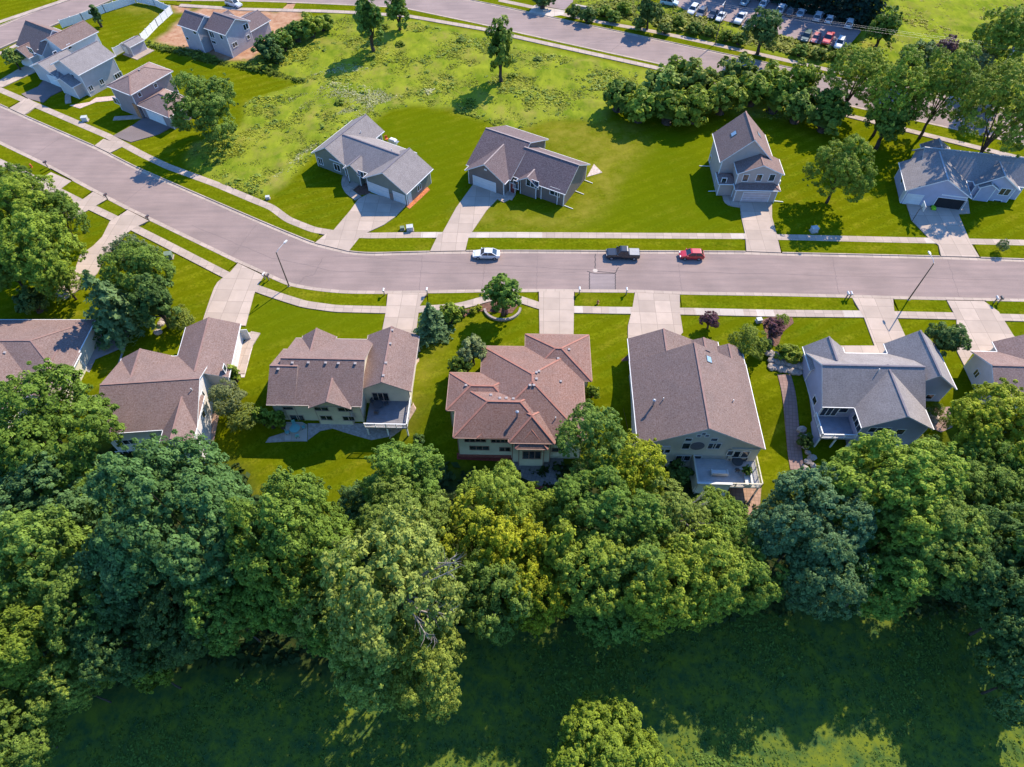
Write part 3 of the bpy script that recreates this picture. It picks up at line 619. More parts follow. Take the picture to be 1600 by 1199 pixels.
M_ventm = plain('vent_metal', (.33, .29, .28), .7)
RF_brown = roof_mat('brown_shingles', (0.258, 0.182, 0.165)); RF_taupe = roof_mat('taupe_shingles', (0.235, 0.172, 0.158)); RF_red = roof_mat('reddish_shingles', (0.285, 0.160, 0.122))
RF_grey = roof_mat('grey_shingles', (0.31, 0.335, 0.37)); RF_lgrey = roof_mat('light_grey_shingles', (0.34, 0.375, 0.415)); RF_plum = roof_mat('plum_shingles', (0.155, 0.115, 0.135)); RF_tan = roof_mat('tan_shingles', (0.35, 0.27, 0.25))
CAP_red = plain('red_cap', (0.34, 0.155, 0.115), 0.9); CAP_brown = plain('brown_cap', (0.27, 0.165, 0.14), 0.9); CAP_dark = plain('dark_cap', (0.17, 0.15, 0.17), 0.9)
SD_green = siding_mat('grey_green_siding', (0.20, 0.215, 0.175)); SD_taupe = siding_mat('dark_taupe_siding', (0.19, 0.155, 0.135)); SD_tan = siding_mat('tan_siding', (0.46, 0.37, 0.32)); SD_blue = siding_mat('blue_grey_siding', (0.40, 0.40, 0.50))
SD_white = siding_mat('white_siding', (0.68, 0.63, 0.60)); SD_beige = siding_mat('beige_siding', (0.64, 0.60, 0.52)); SD_cream = siding_mat('cream_siding', (0.66, 0.60, 0.46)); SD_pale = siding_mat('pale_grey_siding', (0.50, 0.46, 0.45)); SD_grey = siding_mat('light_grey_siding', (0.42, 0.39, 0.41)); SD_brick = siding_mat('brown_stone', (0.27, 0.19, 0.15), 0.3)
GN, GS = 'houses on the far side of the street', 'houses between the street and the woods'

# grey-green house at the bend
h = House('house', 'grey green house with grey roof and two white garage doors at the street bend', (-32.3, 112.5), -29.5, RF_grey, SD_green, group=GN)
h.wing('gy', -5.3, 2.7, -4.4, 8.6, 3.1, .62); h.wing('gx', -1, 12.6, -4.2, 5.7, 3.1, .50); h.wing('gy', 8.3, 18.2, -5.8, 3.0, 3.1, .58); h.wing('gy', 3.2, 7.0, -5.3, -2, 3.1, .75)
h.win(0, 's', 501, 252, 1.0, 1.4, 2); h.win(0, 's', 527, 262, 1.4, 1.4, 2); h.win(3, 's', 563, 272, 1.5, 1.2, 2); h.garage(2, 's', 591, 295, 4.8); h.garage(2, 's', 624, 309, 2.6)
h.win(2, 'e', 655, 293, 1.0, 1.1, 2); h.door(2, 'e', 640, 308, 0.95, 2.1, z=1.1); h.box_part('stone_pier', SD_brick, (13.9, 14.5, -5.55, -5.35, -.3, 1.6)); h.box_part('step', M_conc, (4.2, 6, -6.6, -4.85, -.1, .25))
h.vent(564, 208, 'pipe'); h.vent(612, 236, 'pipe'); h.finish(CAP_dark)
# dark ranch
h = House('house', 'dark taupe ranch house with plum brown roof, white windows and one wide garage door', (-.8, 111.8), -29.5, RF_plum, SD_taupe, group=GN)
h.wing('gx', -4.8, 5.0, -7.7, 7.5, 3.1, .47); h.wing('gx', 4.3, 15.8, -6.5, 4.0, 3.15, .58); h.wing('gy', -4.1, 4.6, -9.3, -2, 3.1, .63); h.wing('gy', 6.0, 10.3, -7.1, -3, 3.1, .62)
h.garage(2, 's', 757, 289, 4.9); h.win(3, 's', 832, 287, 2.5, 1.5, 3); h.win(1, 's', 867, 300, 1.9, 1.5, 2); h.win(0, 's', 806, 289, 1.0, 1.6); h.door(0, 's', 801, 292, .95, 2.05, plain('dark_red_door', (.22, .05, .04), .5), 1.1)
h.box_part('gable_vent', M_white, (.0, .55, -8.93, -8.8, 4.3, 4.6))
def spouts(*q):
    for a, b_ in q: mb = MB(); mb.bar(a, b_, .1); mb.build('downspout', M_white, h.root)
spouts(((15.5, -5.9, .15), (17.3, -5.9, .06)), ((15.4, -1, .15), (17.2, -1, .06)), ((15.45, 2.9, .15), (17.2, 2.9, .06)))
h.deck(8, 12, 3.6, 5.4, .5, 'nwe', post=False); h.box_part('corner_post', M_white, (10.6, 10.75, -6.2, -6.06, -.2, 2.9)); h.box_part('corner_post', M_white, (14.0, 14.15, -6.2, -6.06, -.2, 2.9)); h.finish(plain('tan_cap', (.34, .27, .25), .9))
# tall tan house
h = House('house', 'tall tan two storey house with steep brown roof and pinkish garage door', (42.1, 109), -2, RF_brown, SD_tan, group=GN)
h.wing('gy', -3.4, 6.6, -4.7, 4.6, 5.7, .95); h.wing('gy', -.7, 7.8, -7.8, -3, 5.5, .44, 0.3); h.wing('hx', -.55, 7.7, -9.0, -6.5, 2.9, .42, .3); h.wing('hx', -3.3, .6, -7.2, -3.6, 2.8, .42, .3)
for px in (1165, 1186, 1206): h.win(1, 's', px, 278, .95, 1.35, 1)
h.garage(2, 's', 1180, 310, 4.9, 2.1, plain('pink_door', (.55, .43, .40), .6)); h.win(0, 'w', 1110, 248, .8, 1.2); h.win(3, 's', 1131, 283, .8, 1.2); h.vent(1146, 210, 'sky'); h.vent(1186, 211, 'sky')
h.deck(6.2, 9.2, -4.2, 3.2, .5, 'nse', rail=M_white, post=False); spouts(((-3.0, 2, .2), (-5, 2.2, .08)), ((-2.6, -5.8, .2), (-4.4, -5.8, .08)), ((7.4, -8.4, .2), (9.2, -8.5, .08))); h.finish(CAP_brown)
# blue-grey house with open garage
h = House('house', 'blue grey house with white trim and one garage door open, under tall trees', (89.4, 105.6), -11.5, RF_lgrey, SD_blue, group=GN)
h.wing('gx', -12.2, 6.9, -3.9, 4.3, 3.1, .80); h.wing('gy', -15.4, -4.0, -9.3, -.5, 3.1, .56); h.wing('gy', -2.7, 5.1, -5.1, 0, 3.15, .64); h.wing('gy', -10.4, -5.0, 0, 6.7, 3.1, .60); h.wing('gy', -1.9, 1.6, -5.6, -3, 3.0, .55)
h.garage(1, 's', 1429, 308, 2.7); h.garage(1, 's', 1485, 316, 4.9, 2.2, None, None, True); h.win(2, 's', 1540, 302, 2.2, 1.4, 2); h.win(2, 's', 1570, 300, 1.7, 1.3, 2); h.win(2, 's', 1557, 316, 1.3, .8); h.win(1, 'w', 1410, 281, .9, 1.2); h.door(1, 'w', 1412, 303, .95, 2.1, None, 1.1)
h.box_part('gable_band', M_white, (-9.0, -4.5, -8.95, -8.8, 2.75, 2.95)); h.finish(plain('pale_cap', (.42, .41, .42), .9))
# top left: brown, grey, tan and the unfinished one
h = House('house', 'brown roofed house with white side walls, farthest up the angled street', (-110.3, 153.9), -30.5, RF_taupe, SD_white, group=GN)
h.wing('gx', -3.5, 6.0, -3.5, 6.5, 3.6, .72); h.wing('gy', 3.5, 11.1, -1.2, 8.8, 5.2, .42); h.wing('gy', -2.6, 3.4, -5.4, 0, 3.1, .5); h.win(1, 'e', 108, 73, .8, .9); h.win(1, 'e', 86, 83, .8, .6); h.win(2, 's', 48, 79, 1.6, 1.1, 2); h.garage(0, 's', 62, 100, 3.5); h.vent(60, 79); h.finish(CAP_brown)
h = House('house', 'pale grey two storey house with light grey roof beside the white walled one', (-94.9, 141), -30.5, RF_lgrey, SD_pale, group=GN)
h.wing('gy', -5.3, 3.9, -3.3, 6.6, 5.2, .45, .5); h.wing('gy', -13.2, -4.4, -4.2, 3.2, 3.1, .42); h.wing('hx', -6.4, -3, -4.2, -1, 3.0, .4); h.wing('gy', -3.5, 2.5, -5.2, -2, 3.0, .4)
h.win(0, 'e', 142, 138, .9, 1.0, 2); h.win(0, 'e', 159, 128, .9, 1.0, 2); h.win(0, 'e', 185, 118, 1.8, 1.0, 3); h.win(0, 'e', 160, 149, 1.4, .8, 2); h.garage(1, 's', 88, 128, 4.9); h.win(0, 's', 115, 121, .8, 1.3); h.finish(CAP_dark)
h = House('house', 'tan hip roofed house with stone corner and asphalt drive beside the big round tree', (-79.1, 132.2), -30.5, RF_tan, siding_mat('dusky_siding', (.30, .24, .235)), group=GN)
h.wing('hy', -4.8, 2.6, -3.8, 7.5, 5.6, .42); h.wing('hy', 2.0, 11.7, -3.2, 4.2, 3.1, .45); h.win(0, 'e', 218, 148, .7, .8); h.win(0, 'e', 243, 134, .7, .8); h.win(0, 's', 182, 158, 1.8, 1.2, 2); h.garage(1, 's', 246, 188, 4.9); h.box_part('stone_corner', plain('orange_stone', (.42, .20, .09), .9, var=.4, scale=4), (1.0, 2.2, -3.5, -3.32, -.3, 3.2)); h.vent(218, 110); h.finish(CAP_brown)
h = House('house', 'half finished grey house standing on bare dirt', (-74.6, 158.9), -30.5, RF_plum, SD_grey, group=GN)
h.wing('gx', -3.2, 3.1, -2.4, 4.3, 5.5, .62); h.wing('gx', 3.3, 10.2, -.4, 7.7, 5.5, .5); h.wing('gy', 2.3, 9.7, 7, 14.2, 3.1, .4); h.wing('gy', -2.5, 3.5, 3, 10, 3.4, .5)
h.win(0, 's', 304, 50, .9, 1.0); h.win(0, 's', 293, 60, .8, .6); h.win(1, 's', 331, 54, 1.3, 1.4, 2); h.win(1, 's', 346, 58, .8, 1.0); h.win(1, 's', 334, 66, 1.4, .6); h.win(1, 'e', 384, 42, 1.4, 1.2, 2); h.win(1, 'e', 367, 70, 1.4, .9, 2); h.win(1, 'e', 388, 58, .8, .8); h.finish(CAP_dark)
h = House('garden_shed', 'small grey garden shed on a concrete slab beside the white fence', (-90.1, 156.3), -30.5, RF_lgrey, SD_grey, cat='shed'); h.wing('gy', -2.1, 1.3, -1.7, 2.7, 2.3, .36, .2); h.door(0, 's', 198, 82, 1.2, 1.7, z=.85); h.box_part('slab', M_conc, (-2.0, 3.0, -2.2, 3.0, -.2, .1)); h.finish(CAP_dark)
# south row
h = House('house', 'brown roofed house with stepped gables, leftmost of the row above the woods', (-72.7, 65.1), 0, RF_brown, SD_cream, -3.4, GS)
h.wing('hx', -14, 8.3, -9.5, 2.5, 3.2, .36); h.wing('gy', -9, 3.6, -19, -4, 3.25, .36); h.wing('gy', 3.0, 8.6, -12.5, -4, 3.1, .38); h.wing('gy', -14, -8.4, -16, -4, 3.0, .4); h.vent(8, 552); h.vent(80, 566, 'pipe'); h.vent(86, 572, 'pipe'); h.win(1, 'e', 75, 610, .9, 1.0); h.finish(CAP_brown)
h = House('house', 'brown roofed house with a sunlit white east wall', (-51.8, 51.5), 4.8, RF_brown, SD_white, -3.5, GS)
h.wing('gx', -5, 8.5, -4.3, 8.7, 3.2, .39); h.wing('gy', 3.1, 11.3, 4, 14.4, 3.2, .45); h.wing('gy', -5.05, 2.1, 3, 8.9, 3.2, .54); h.wing('gy', 4.0, 8.45, -7.0, 1, 3.2, .72)
h.win(0, 's', 197, 691, 2.6, 1.0, 3); h.win(0, 's', 197, 708, 2.4, .9, 3); h.win(0, 's', 237, 688, 1.0, 1.0); h.win(0, 'e', 317, 618, .9, 1.0, 2); h.win(0, 'e', 318, 648, .8, 1.1); h.win(1, 'e', 351, 576, .8, 1.0); h.garage(1, 'n', 350, 500, 4.9, z=1.1); h.vent(163, 637, 'pipe'); h.vent(300, 610, 'pipe'); h.finish(CAP_brown)
h = House('house', 'brown roofed cream house with a row of roof vents and a raised back deck', (-25.3, 55.6), -1.5, RF_brown, SD_cream, -3.5, GS, 'house', plain('tan_fascia', (.46, .37, .31), .7))
h.wing('gx', -7.6, 4.4, -4.1, 8.1, 3.2, .47); h.wing('gx', -9.0, -5, -4.12, 5.9, 3.17, .5); h.wing('gy', 3.3, 11.0, -1.4, 9.0, 3.2, .55); h.wing('gy', -2.9, 2.9, -4.6, 1, 3.2, .57); h.wing('gy', -6.6, -1.5, 3, 8.6, 3.2, .72)
h.win(3, 's', 502, 639, 1.9, .8, 2); h.win(3, 's', 539, 640, 1.9, .8, 2); h.win(3, 's', 510, 653, 1.6, 1.0, 2); h.win(3, 's', 545, 654, 1.6, 1.0, 2); h.win(1, 's', 465, 654, 1.9, 1.7, 2); h.win(1, 's', 450, 638, 1.4, .6); h.win(2, 's', 595, 620, 2.2, 1.8, 3); h.garage(2, 'n', 625, 520, 4.9, z=1.1)
for q in ((457, 568), (482, 568), (509, 568), (529, 569), (555, 569), (435, 578)): h.vent(*q)
for q in ((613, 517), (610, 538), (603, 568), (599, 588)): h.vent(*q)
h.deck(4.6, 10.6, -5.6, -.95, .15, 'se', plain('weathered_deck', (.20, .19, .20), .8)); h.finish(CAP_brown)
h = House('house', 'house with a broad reddish hip roof and beige walls', (2.7, 52.7), -1.2, RF_red, SD_cream, -3.5, GS, 'house', plain('brown_fascia', (.36, .22, .17), .7))
h.wing('hy', -7.3, 7.5, -6.6, 9.5, 3.2, .40); h.wing('hx', -10.5, 3, -6.63, 2.4, 3.2, .50); h.wing('hx', -11.8, -2, -2.2, 4.4, 3.2, .42); h.wing('hx', -.9, 8.7, 3.3, 12, 3.2, .46); h.wing('hy', -3, 3.2, -7.3, -1, 3.2, .62); h.wing('hy', -2.1, 2.3, -7.9, -3, 2.7, .66)
for px in (734, 751): h.win(1, 's', px, 688, 1.3, .7, 2)
for px in (775, 789): h.win(1, 's', px, 689, 1.2, .7, 2)
h.win(1, 's', 749, 700, 2.6, .9, 3); h.win(1, 's', 789, 702, 1.4, .9, 2); h.win(0, 's', 873, 692, 1.4, .8, 2); h.win(0, 's', 873, 703, 1.8, .9, 2); h.win(5, 's', 831, 711, 2.4, 1.9, 3); h.garage(3, 'n', 870, 525, 4.9, z=1.1); h.box_part('brick_base', plain('red_brick_base', (.30, .09, .07), .9, var=.3, scale=5), (-10.2, -2.7, -6.3, -6.1, -3.5, -2.0))
for q in ((838, 583), (842, 581), (838, 593), (828, 603), (834, 603), (876, 597), (728, 603), (767, 618), (781, 623), (791, 623), (802, 624), (872, 561), (889, 547)): h.vent(*q)
h.vent(808, 652, 'flue'); h.vent(868, 655, 'pipe'); h.finish(CAP_red)
h = House('house', 'large taupe gabled house with an arched back wall and walled terrace', (23.1, 49.8), -1.8, RF_taupe, SD_beige, -3.6, GS)
h.wing('gy', -6.1, 10.8, -5.0, 9.4, 3.2, .55, .35); h.wing('gy', -6.05, 3.8, 6, 13.8, 3.22, .5); h.wing('gy', 2.8, 7.4, 8, 13.6, 3.2, .4); h.wing('gy', 6.6, 10.75, 8, 12.6, 3.15, .4)
def bay(px, py, a, b_): c = h.plane(0, 's', px, py); c[1] -= .2; h.on_wall(c, 's', a, b_, 'window', 'pane', M_white, M_glass)
for px in (1015, 1024, 1033, 1042): bay(px, 703, .75, .9)
h.win(0, 's', 1072, 697, .95, 1.4); h.win(0, 's', 1076, 687, .8, .6); h.win(0, 's', 1112, 697, .9, 1.3); h.win(0, 's', 1120, 697, .9, 1.3); h.win(0, 's', 1116, 687, .8, .6)
for q in ((1092, 681), (1100, 678), (1105, 681)): h.win(0, 's', *q, .45, .4)
for px in (1062, 1072, 1089): h.win(0, 's', px, 716, 1.0, 1.2)
bay(1141, 706, .8, 1.1); bay(1151, 708, 1.1, 1.5); bay(1163, 708, 1.1, 1.5); mb = MB(); mb.tube([(1.9, -4.72, 3.0), (1.9, -4.5, 3.0)], .95, 20); mb.build('arch', plain('arch_shade', (.16, .16, .19), .8), h.root)  # arch: dark disc on the wall paints the shade of a recess
h.box_part('bay_wall', SD_beige, (-5.5, -1.6, -4.85, -4.4, -3.6, 2.75)); h.box_part('bay_wall', SD_beige, (6.6, 10.35, -4.86, -4.4, -3.6, 2.8)); h.win(0, 's', 1050, 722, .7, .6)
h.garage(1, 'n', 1020, 530, 4.9, z=1.1); h.vent(1020, 634, 'flue'); h.vent(1036, 625, 'pipe'); h.vent(1105, 545, 'sky'); h.vent(1108, 562, 'sky'); h.vent(1145, 628, 'pipe')
d = h.deck(1.9, 10.5, -8.9, -4.35, -.3, 'swe', plain('pale_terrace', (.50, .48, .47), .8), SD_cream, True, -3.6); h.box_part('terrace_wall', SD_beige, (2.0, 6.3, -9.1, -8.92, -3.6, .72)); h.box_part('terrace_wall', SD_beige, (1.85, 2.05, -8.9, -4.2, -3.6, .72)); h.box_part('terrace_cap', M_offwhite, (1.8, 6.45, -9.17, -8.86, .72, .82)); h.finish(CAP_brown)
h = House('house', 'lavender grey house with light grey gabled roofs and a corner deck', (48.2, 54.6), -1.5, RF_lgrey, SD_blue, -3.6, GS)
h.wing('gx', -4.8, 9.5, -3.4, 6.4, 3.2, .67); h.wing('gy', -.3, 9.4, -6.8, 2, 3.2, .62); h.wing('gy', 7.4, 15.1, .1, 8.4, 3.2, .82); h.wing('gy', -4.9, 1, 3, 7.5, 3.2, .82)
h.win(0, 's', 1296, 643, 2.2, 1.9, 3); h.win(0, 's', 1318, 641, 1.1, 1.0); h.win(1, 'w', 1340, 660, 2.6, 1.6, 3); h.win(1, 's', 1374, 672, 2.8, 1.1, 3); h.win(1, 's', 1406, 675, 1.1, 1.2); h.win(0, 'w', 1256, 630, .7, .6); h.win(0, 'w', 1273, 626, 1.1, 1.1); h.win(0, 'w', 1262, 643, 1.4, 1.1, 2); h.win(2, 's', 1452, 620, 1.0, 1.0)
h.box_part('side_band', M_white, (-4.4, -4.31, -2.9, 5.9, -.1, .1)); h.garage(2, 'n', 1430, 530, 4.9, z=1.1); h.deck(-4.7, .1, -6.6, -2.95, .1, 'sw', plain('blue_grey_deck', (.27, .28, .33), .8)); h.box_part('deck_wall', SD_blue, (-4.6, -4.45, -6.4, -3, -3.6, -.2)); h.vent(1372, 580, 'pipe'); h.finish(CAP_dark)
h = House('house', 'white gabled house with dusty brown roof, last of the row by the wide driveway', (71.8, 55.4), -2, roof_mat('dusty_shingles', (.32, .235, .22)), SD_white, -3.5, GS)
h.wing('gx', -3.7, 11, -3.0, 5.8, 3.2, .51); h.wing('gy', .2, 9.6, 3, 7.8, 3.2, .5); h.win(0, 'w', 1526, 584, .9, 1.1, 2); h.win(0, 'w', 1539, 608, .9, 1.1, 2); h.finish(CAP_brown)

# ------------------------------------------------------------------ trees
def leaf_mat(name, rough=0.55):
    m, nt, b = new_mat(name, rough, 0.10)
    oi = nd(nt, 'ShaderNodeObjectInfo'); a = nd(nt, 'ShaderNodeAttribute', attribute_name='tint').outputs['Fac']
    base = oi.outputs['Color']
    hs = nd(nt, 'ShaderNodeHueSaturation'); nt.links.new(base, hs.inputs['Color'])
    nt.links.new(ramp(nt, a, 0, 1, 0.36, 1.66), hs.inputs['Value']); nt.links.new(ramp(nt, a, 0, 1, 0.515, 0.485), hs.inputs['Hue'])  # wide value spread between clumps imitates sunlit tips and dark gaps
    nt.links.new(hs.outputs[0], b.inputs['Base Color'])
    tr = nd(nt, 'ShaderNodeBsdfTranslucent'); tc = mixc(nt, 0.4, hs.outputs[0], (0.22, 0.29, 0.02)); nt.links.new(tc, tr.inputs[0])
    mx = nd(nt, 'ShaderNodeMixShader'); mx.inputs[0].default_value = 0.36
    nt.links.new(b.outputs[0], mx.inputs[1]); nt.links.new(tr.outputs[0], mx.inputs[2]); nt.links.new(mx.outputs[0], nt.nodes['Material Output'].inputs[0]); return m
M_leaf = leaf_mat('leaves')
def leaf_quads(C, N, size, rng, asp=0.62):
    n = len(C); t = rng.normal(size=(n, 3)); t -= (t * N).sum(1)[:, None] * N; t /= np.linalg.norm(t, axis=1)[:, None] + 1e-9
    b = np.cross(N, t); s = size[:, None]
    return np.stack([C - t * s, C - b * s * asp + N * s * .12, C + t * s, C + b * s * asp + N * s * .12], 1).reshape(-1, 3)
def unit(v): return v / (np.linalg.norm(v, axis=-1, keepdims=True) + 1e-9)
def crown(seed, r=5.0, rz=5.5, lobes=16, clump=0.75, per=34, leaf=0.24, dens=1.0, skirt=0.55, gap=0.10, lr=(.30, .46)):
    rng = np.random.default_rng(seed); CC, CD, CR = [], [], []
    ex = np.array([r, r, rz]); lob = []
    for i in range(lobes):                          # big limbs of foliage over the crown
        k = (i + .5) / lobes; z = 1 - k * (1 + skirt); ph = i * 2.39996 + rng.normal() * .45; z = float(np.clip(z + rng.normal() * .1, -.95, 1))
        q = math.sqrt(max(0.0, 1 - z * z)); d = np.array([q * math.cos(ph), q * math.sin(ph), z])
        rad = rng.uniform(*lr); lob.append((d * ex * (1 - rad * .92) * rng.uniform(.72, 1.16), rad * r * rng.uniform(.85, 1.1), d))
    for c, rad, d in lob:
        n = int(dens * 3.3 * (rad / clump) ** 2); v = unit(rng.normal(size=(n, 3)) + d * .75 + np.array([0, 0, .35]))
        for u in v:
            p = c + u * rad * np.array([1, 1, .85]) * rng.uniform(.74, 1.16)
            dd = min(np.linalg.norm((p - c2) / np.array([1, 1, .85])) / r2 for c2, r2, _ in lob if c2 is not c)
            if dd < .72 or rng.random() < gap: continue
            CC.append(p); CD.append(unit(u * .8 + d * .5 + np.array([0, 0, .35]))); CR.append(clump * rng.uniform(.55, 1.25))
        for _ in range(max(2, int(n * .16))):          # stray sprigs that break the outline
            u = unit(rng.normal(size=3) + d * 1.6 + np.array([0, 0, .3])); CC.append(c + u * rad * rng.uniform(1.08, 1.38)); CD.append(u); CR.append(clump * rng.uniform(.3, .55))
    CC, CD, CR = np.array(CC), np.array(CD), np.array(CR); n = len(CC); tint = rng.random(n)
    u = unit(rng.normal(size=(n, per, 3)) + CD[:, None] * .8); rr = rng.uniform(.3, 1.0, (n, per, 1)) ** .45
    L = CC[:, None] + u * rr * CR[:, None, None] * np.array([1, 1, .78])
    N = unit(u * .85 + CD[:, None] * .3 + np.array([0, 0, .35]) + rng.normal(size=(n, per, 3)) * .32)
    sz = leaf * rng.uniform(.6, 1.3, (n, per)); t = np.clip(tint[:, None] * .55 + rng.random((n, per)) * .45, 0, 1)
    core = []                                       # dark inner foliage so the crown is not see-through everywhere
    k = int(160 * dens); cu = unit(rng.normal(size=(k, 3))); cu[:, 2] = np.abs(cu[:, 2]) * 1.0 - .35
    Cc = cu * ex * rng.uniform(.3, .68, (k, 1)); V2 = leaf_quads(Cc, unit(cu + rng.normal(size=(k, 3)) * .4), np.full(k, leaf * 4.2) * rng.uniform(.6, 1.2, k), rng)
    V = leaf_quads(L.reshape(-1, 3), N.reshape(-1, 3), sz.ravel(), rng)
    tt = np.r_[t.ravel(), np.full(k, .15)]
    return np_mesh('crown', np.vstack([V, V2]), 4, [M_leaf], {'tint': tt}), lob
def conifer(seed, r=2.6, hgt=7.0, tiers=15, leaf=.2):
    rng = np.random.default_rng(seed); C, N, T = [], [], []
    for k in range(tiers):
        f = k / (tiers - 1); z = hgt * (.04 + .95 * f); rad = r * (1 - f) ** .85 + .12; nb = int(7 + 7 * (1 - f))
        for j in range(nb):
            ph = rng.uniform(0, 6.283); m = int(10 + 26 * (1 - f)); L = rad * rng.uniform(.75, 1.12); tn = rng.random()
            s = rng.uniform(.12, 1, m); x = np.stack([np.cos(ph) * s * L, np.sin(ph) * s * L, z - s * L * .22 + rng.normal(size=m) * .05], 1)
            side = rng.normal(size=m) * .16 * L * (1.2 - s); x[:, 0] += -math.sin(ph) * side; x[:, 1] += math.cos(ph) * side
            C.append(x); N.append(unit(np.array([math.cos(ph) * .6, math.sin(ph) * .6, .9]) + rng.normal(size=(m, 3)) * .4)); T.append(np.clip(.25 + .5 * tn + .4 * (s - .6) + rng.normal(size=m) * .1, 0, 1))
    C, N, T = np.vstack(C), np.vstack(N), np.concatenate(T)
    return np_mesh('crown', leaf_quads(C, N, leaf * rng.uniform(.7, 1.3, len(C)), rng, .5), 4, [M_leaf], {'tint': T})
def trunk_mesh(r, rz, hb, lob=None, seed=0, rad=.28, n_limb=7):
    rng = random.Random(seed); mb = MB(); top = hb + rz * 1.2
    mb.tube([(0, 0, -.4), (.05, .02, hb * .5), (.1 * rng.uniform(-1, 1), .1 * rng.uniform(-1, 1), hb), (.2 * rng.uniform(-1, 1), .1, hb + rz * .6), (0, 0, top)], [rad * 1.25, rad, rad * .85, rad * .5, rad * .1], 8)
    for i in range(n_limb if lob else 0):
        c = lob[(i * 2 + 1) % len(lob)][0]; s = (0, 0, hb * .75 + .5 * i / n_limb * rz)
        mb.tube([s, (c[0] * .45, c[1] * .45, (s[2] + hb + rz + c[2]) / 2 - .3), (c[0], c[1], hb + rz + c[2])], [rad * .45, rad * .3, rad * .08], 6)
    return mb
PROTO = {}
def proto(kind, r, rz, hb, seed, **kw):             # crown centred at hb + rz above the ground
    me, lob = crown(seed, r, rz, **kw); t = trunk_mesh(r, rz, hb, lob, seed).build('trunk', M_bark, smooth=True)
    tm = t.data; bpy.data.objects.remove(t); PROTO.setdefault(kind, []).append((me, tm, r, hb + rz, hb + 2 * rz))
for s in range(3): proto('maple', 5.5, 6.0, 2.2, 11 + s, lobes=26, clump=.58, per=46, leaf=.15, skirt=.78, lr=(.24, .48))
for s in range(3): proto('dome', 7.0, 6.6, 3.6, 21 + s, lobes=46, clump=.55, per=42, leaf=.15, dens=1.0, gap=.05, skirt=.7, lr=(.18, .36))
for s in range(3): proto('airy', 5.5, 7.0, 2.4, 31 + s, lobes=24, clump=.5, per=40, leaf=.135, dens=.9, gap=.18, skirt=.75, lr=(.22, .46))
for s in range(2): proto('street', 2.6, 3.2, 1.5, 41 + s, lobes=13, clump=.5, per=26, leaf=.19, dens=1.0)
for s in range(2): proto('column', 1.9, 4.6, 1.0, 51 + s, lobes=16, clump=.5, per=26, leaf=.19, dens=1.1, skirt=.8)
for s in range(3): proto('shrub', 1.0, .95, .08, 61 + s, lobes=10, clump=.26, per=20, leaf=.12, dens=.9, skirt=.5)
for s in range(2): proto('arbor', .75, 1.7, .05, 71 + s, lobes=14, clump=.26, per=22, leaf=.11, dens=1.1, skirt=.9)
for s in range(2):
    me = conifer(81 + s); t = trunk_mesh(2.4, 3.5, .4, None, s, .16).build('trunk', M_bark); tm_ = t.data; bpy.data.objects.remove(t)
    PROTO.setdefault('spruce', []).append((me, tm_, 2.5, 2.6, 7.0))
me = conifer(91, 2.5, 13.0, 22, .26); t = trunk_mesh(2.4, 6.5, .4, None, 4, .22).build('trunk', M_bark); tm_ = t.data; bpy.data.objects.remove(t); PROTO['tallspruce'] = [(me, tm_, 2.5, 5.5, 13.0)]
COLS = {'g': (0.160, 0.250, 0.038), 'y': (0.300, 0.335, 0.022), 'b': (0.112, 0.205, 0.060), 'd': (0.098, 0.165, 0.042), 'o': (0.225, 0.288, 0.052), 'l': (0.230, 0.305, 0.034), 's': (0.132, 0.220, 0.080), 'p': (0.150, 0.065, 0.080), 'w': (0.215, 0.255, 0.105), 'k': (0.022, 0.052, 0.036)}
_c = [0]
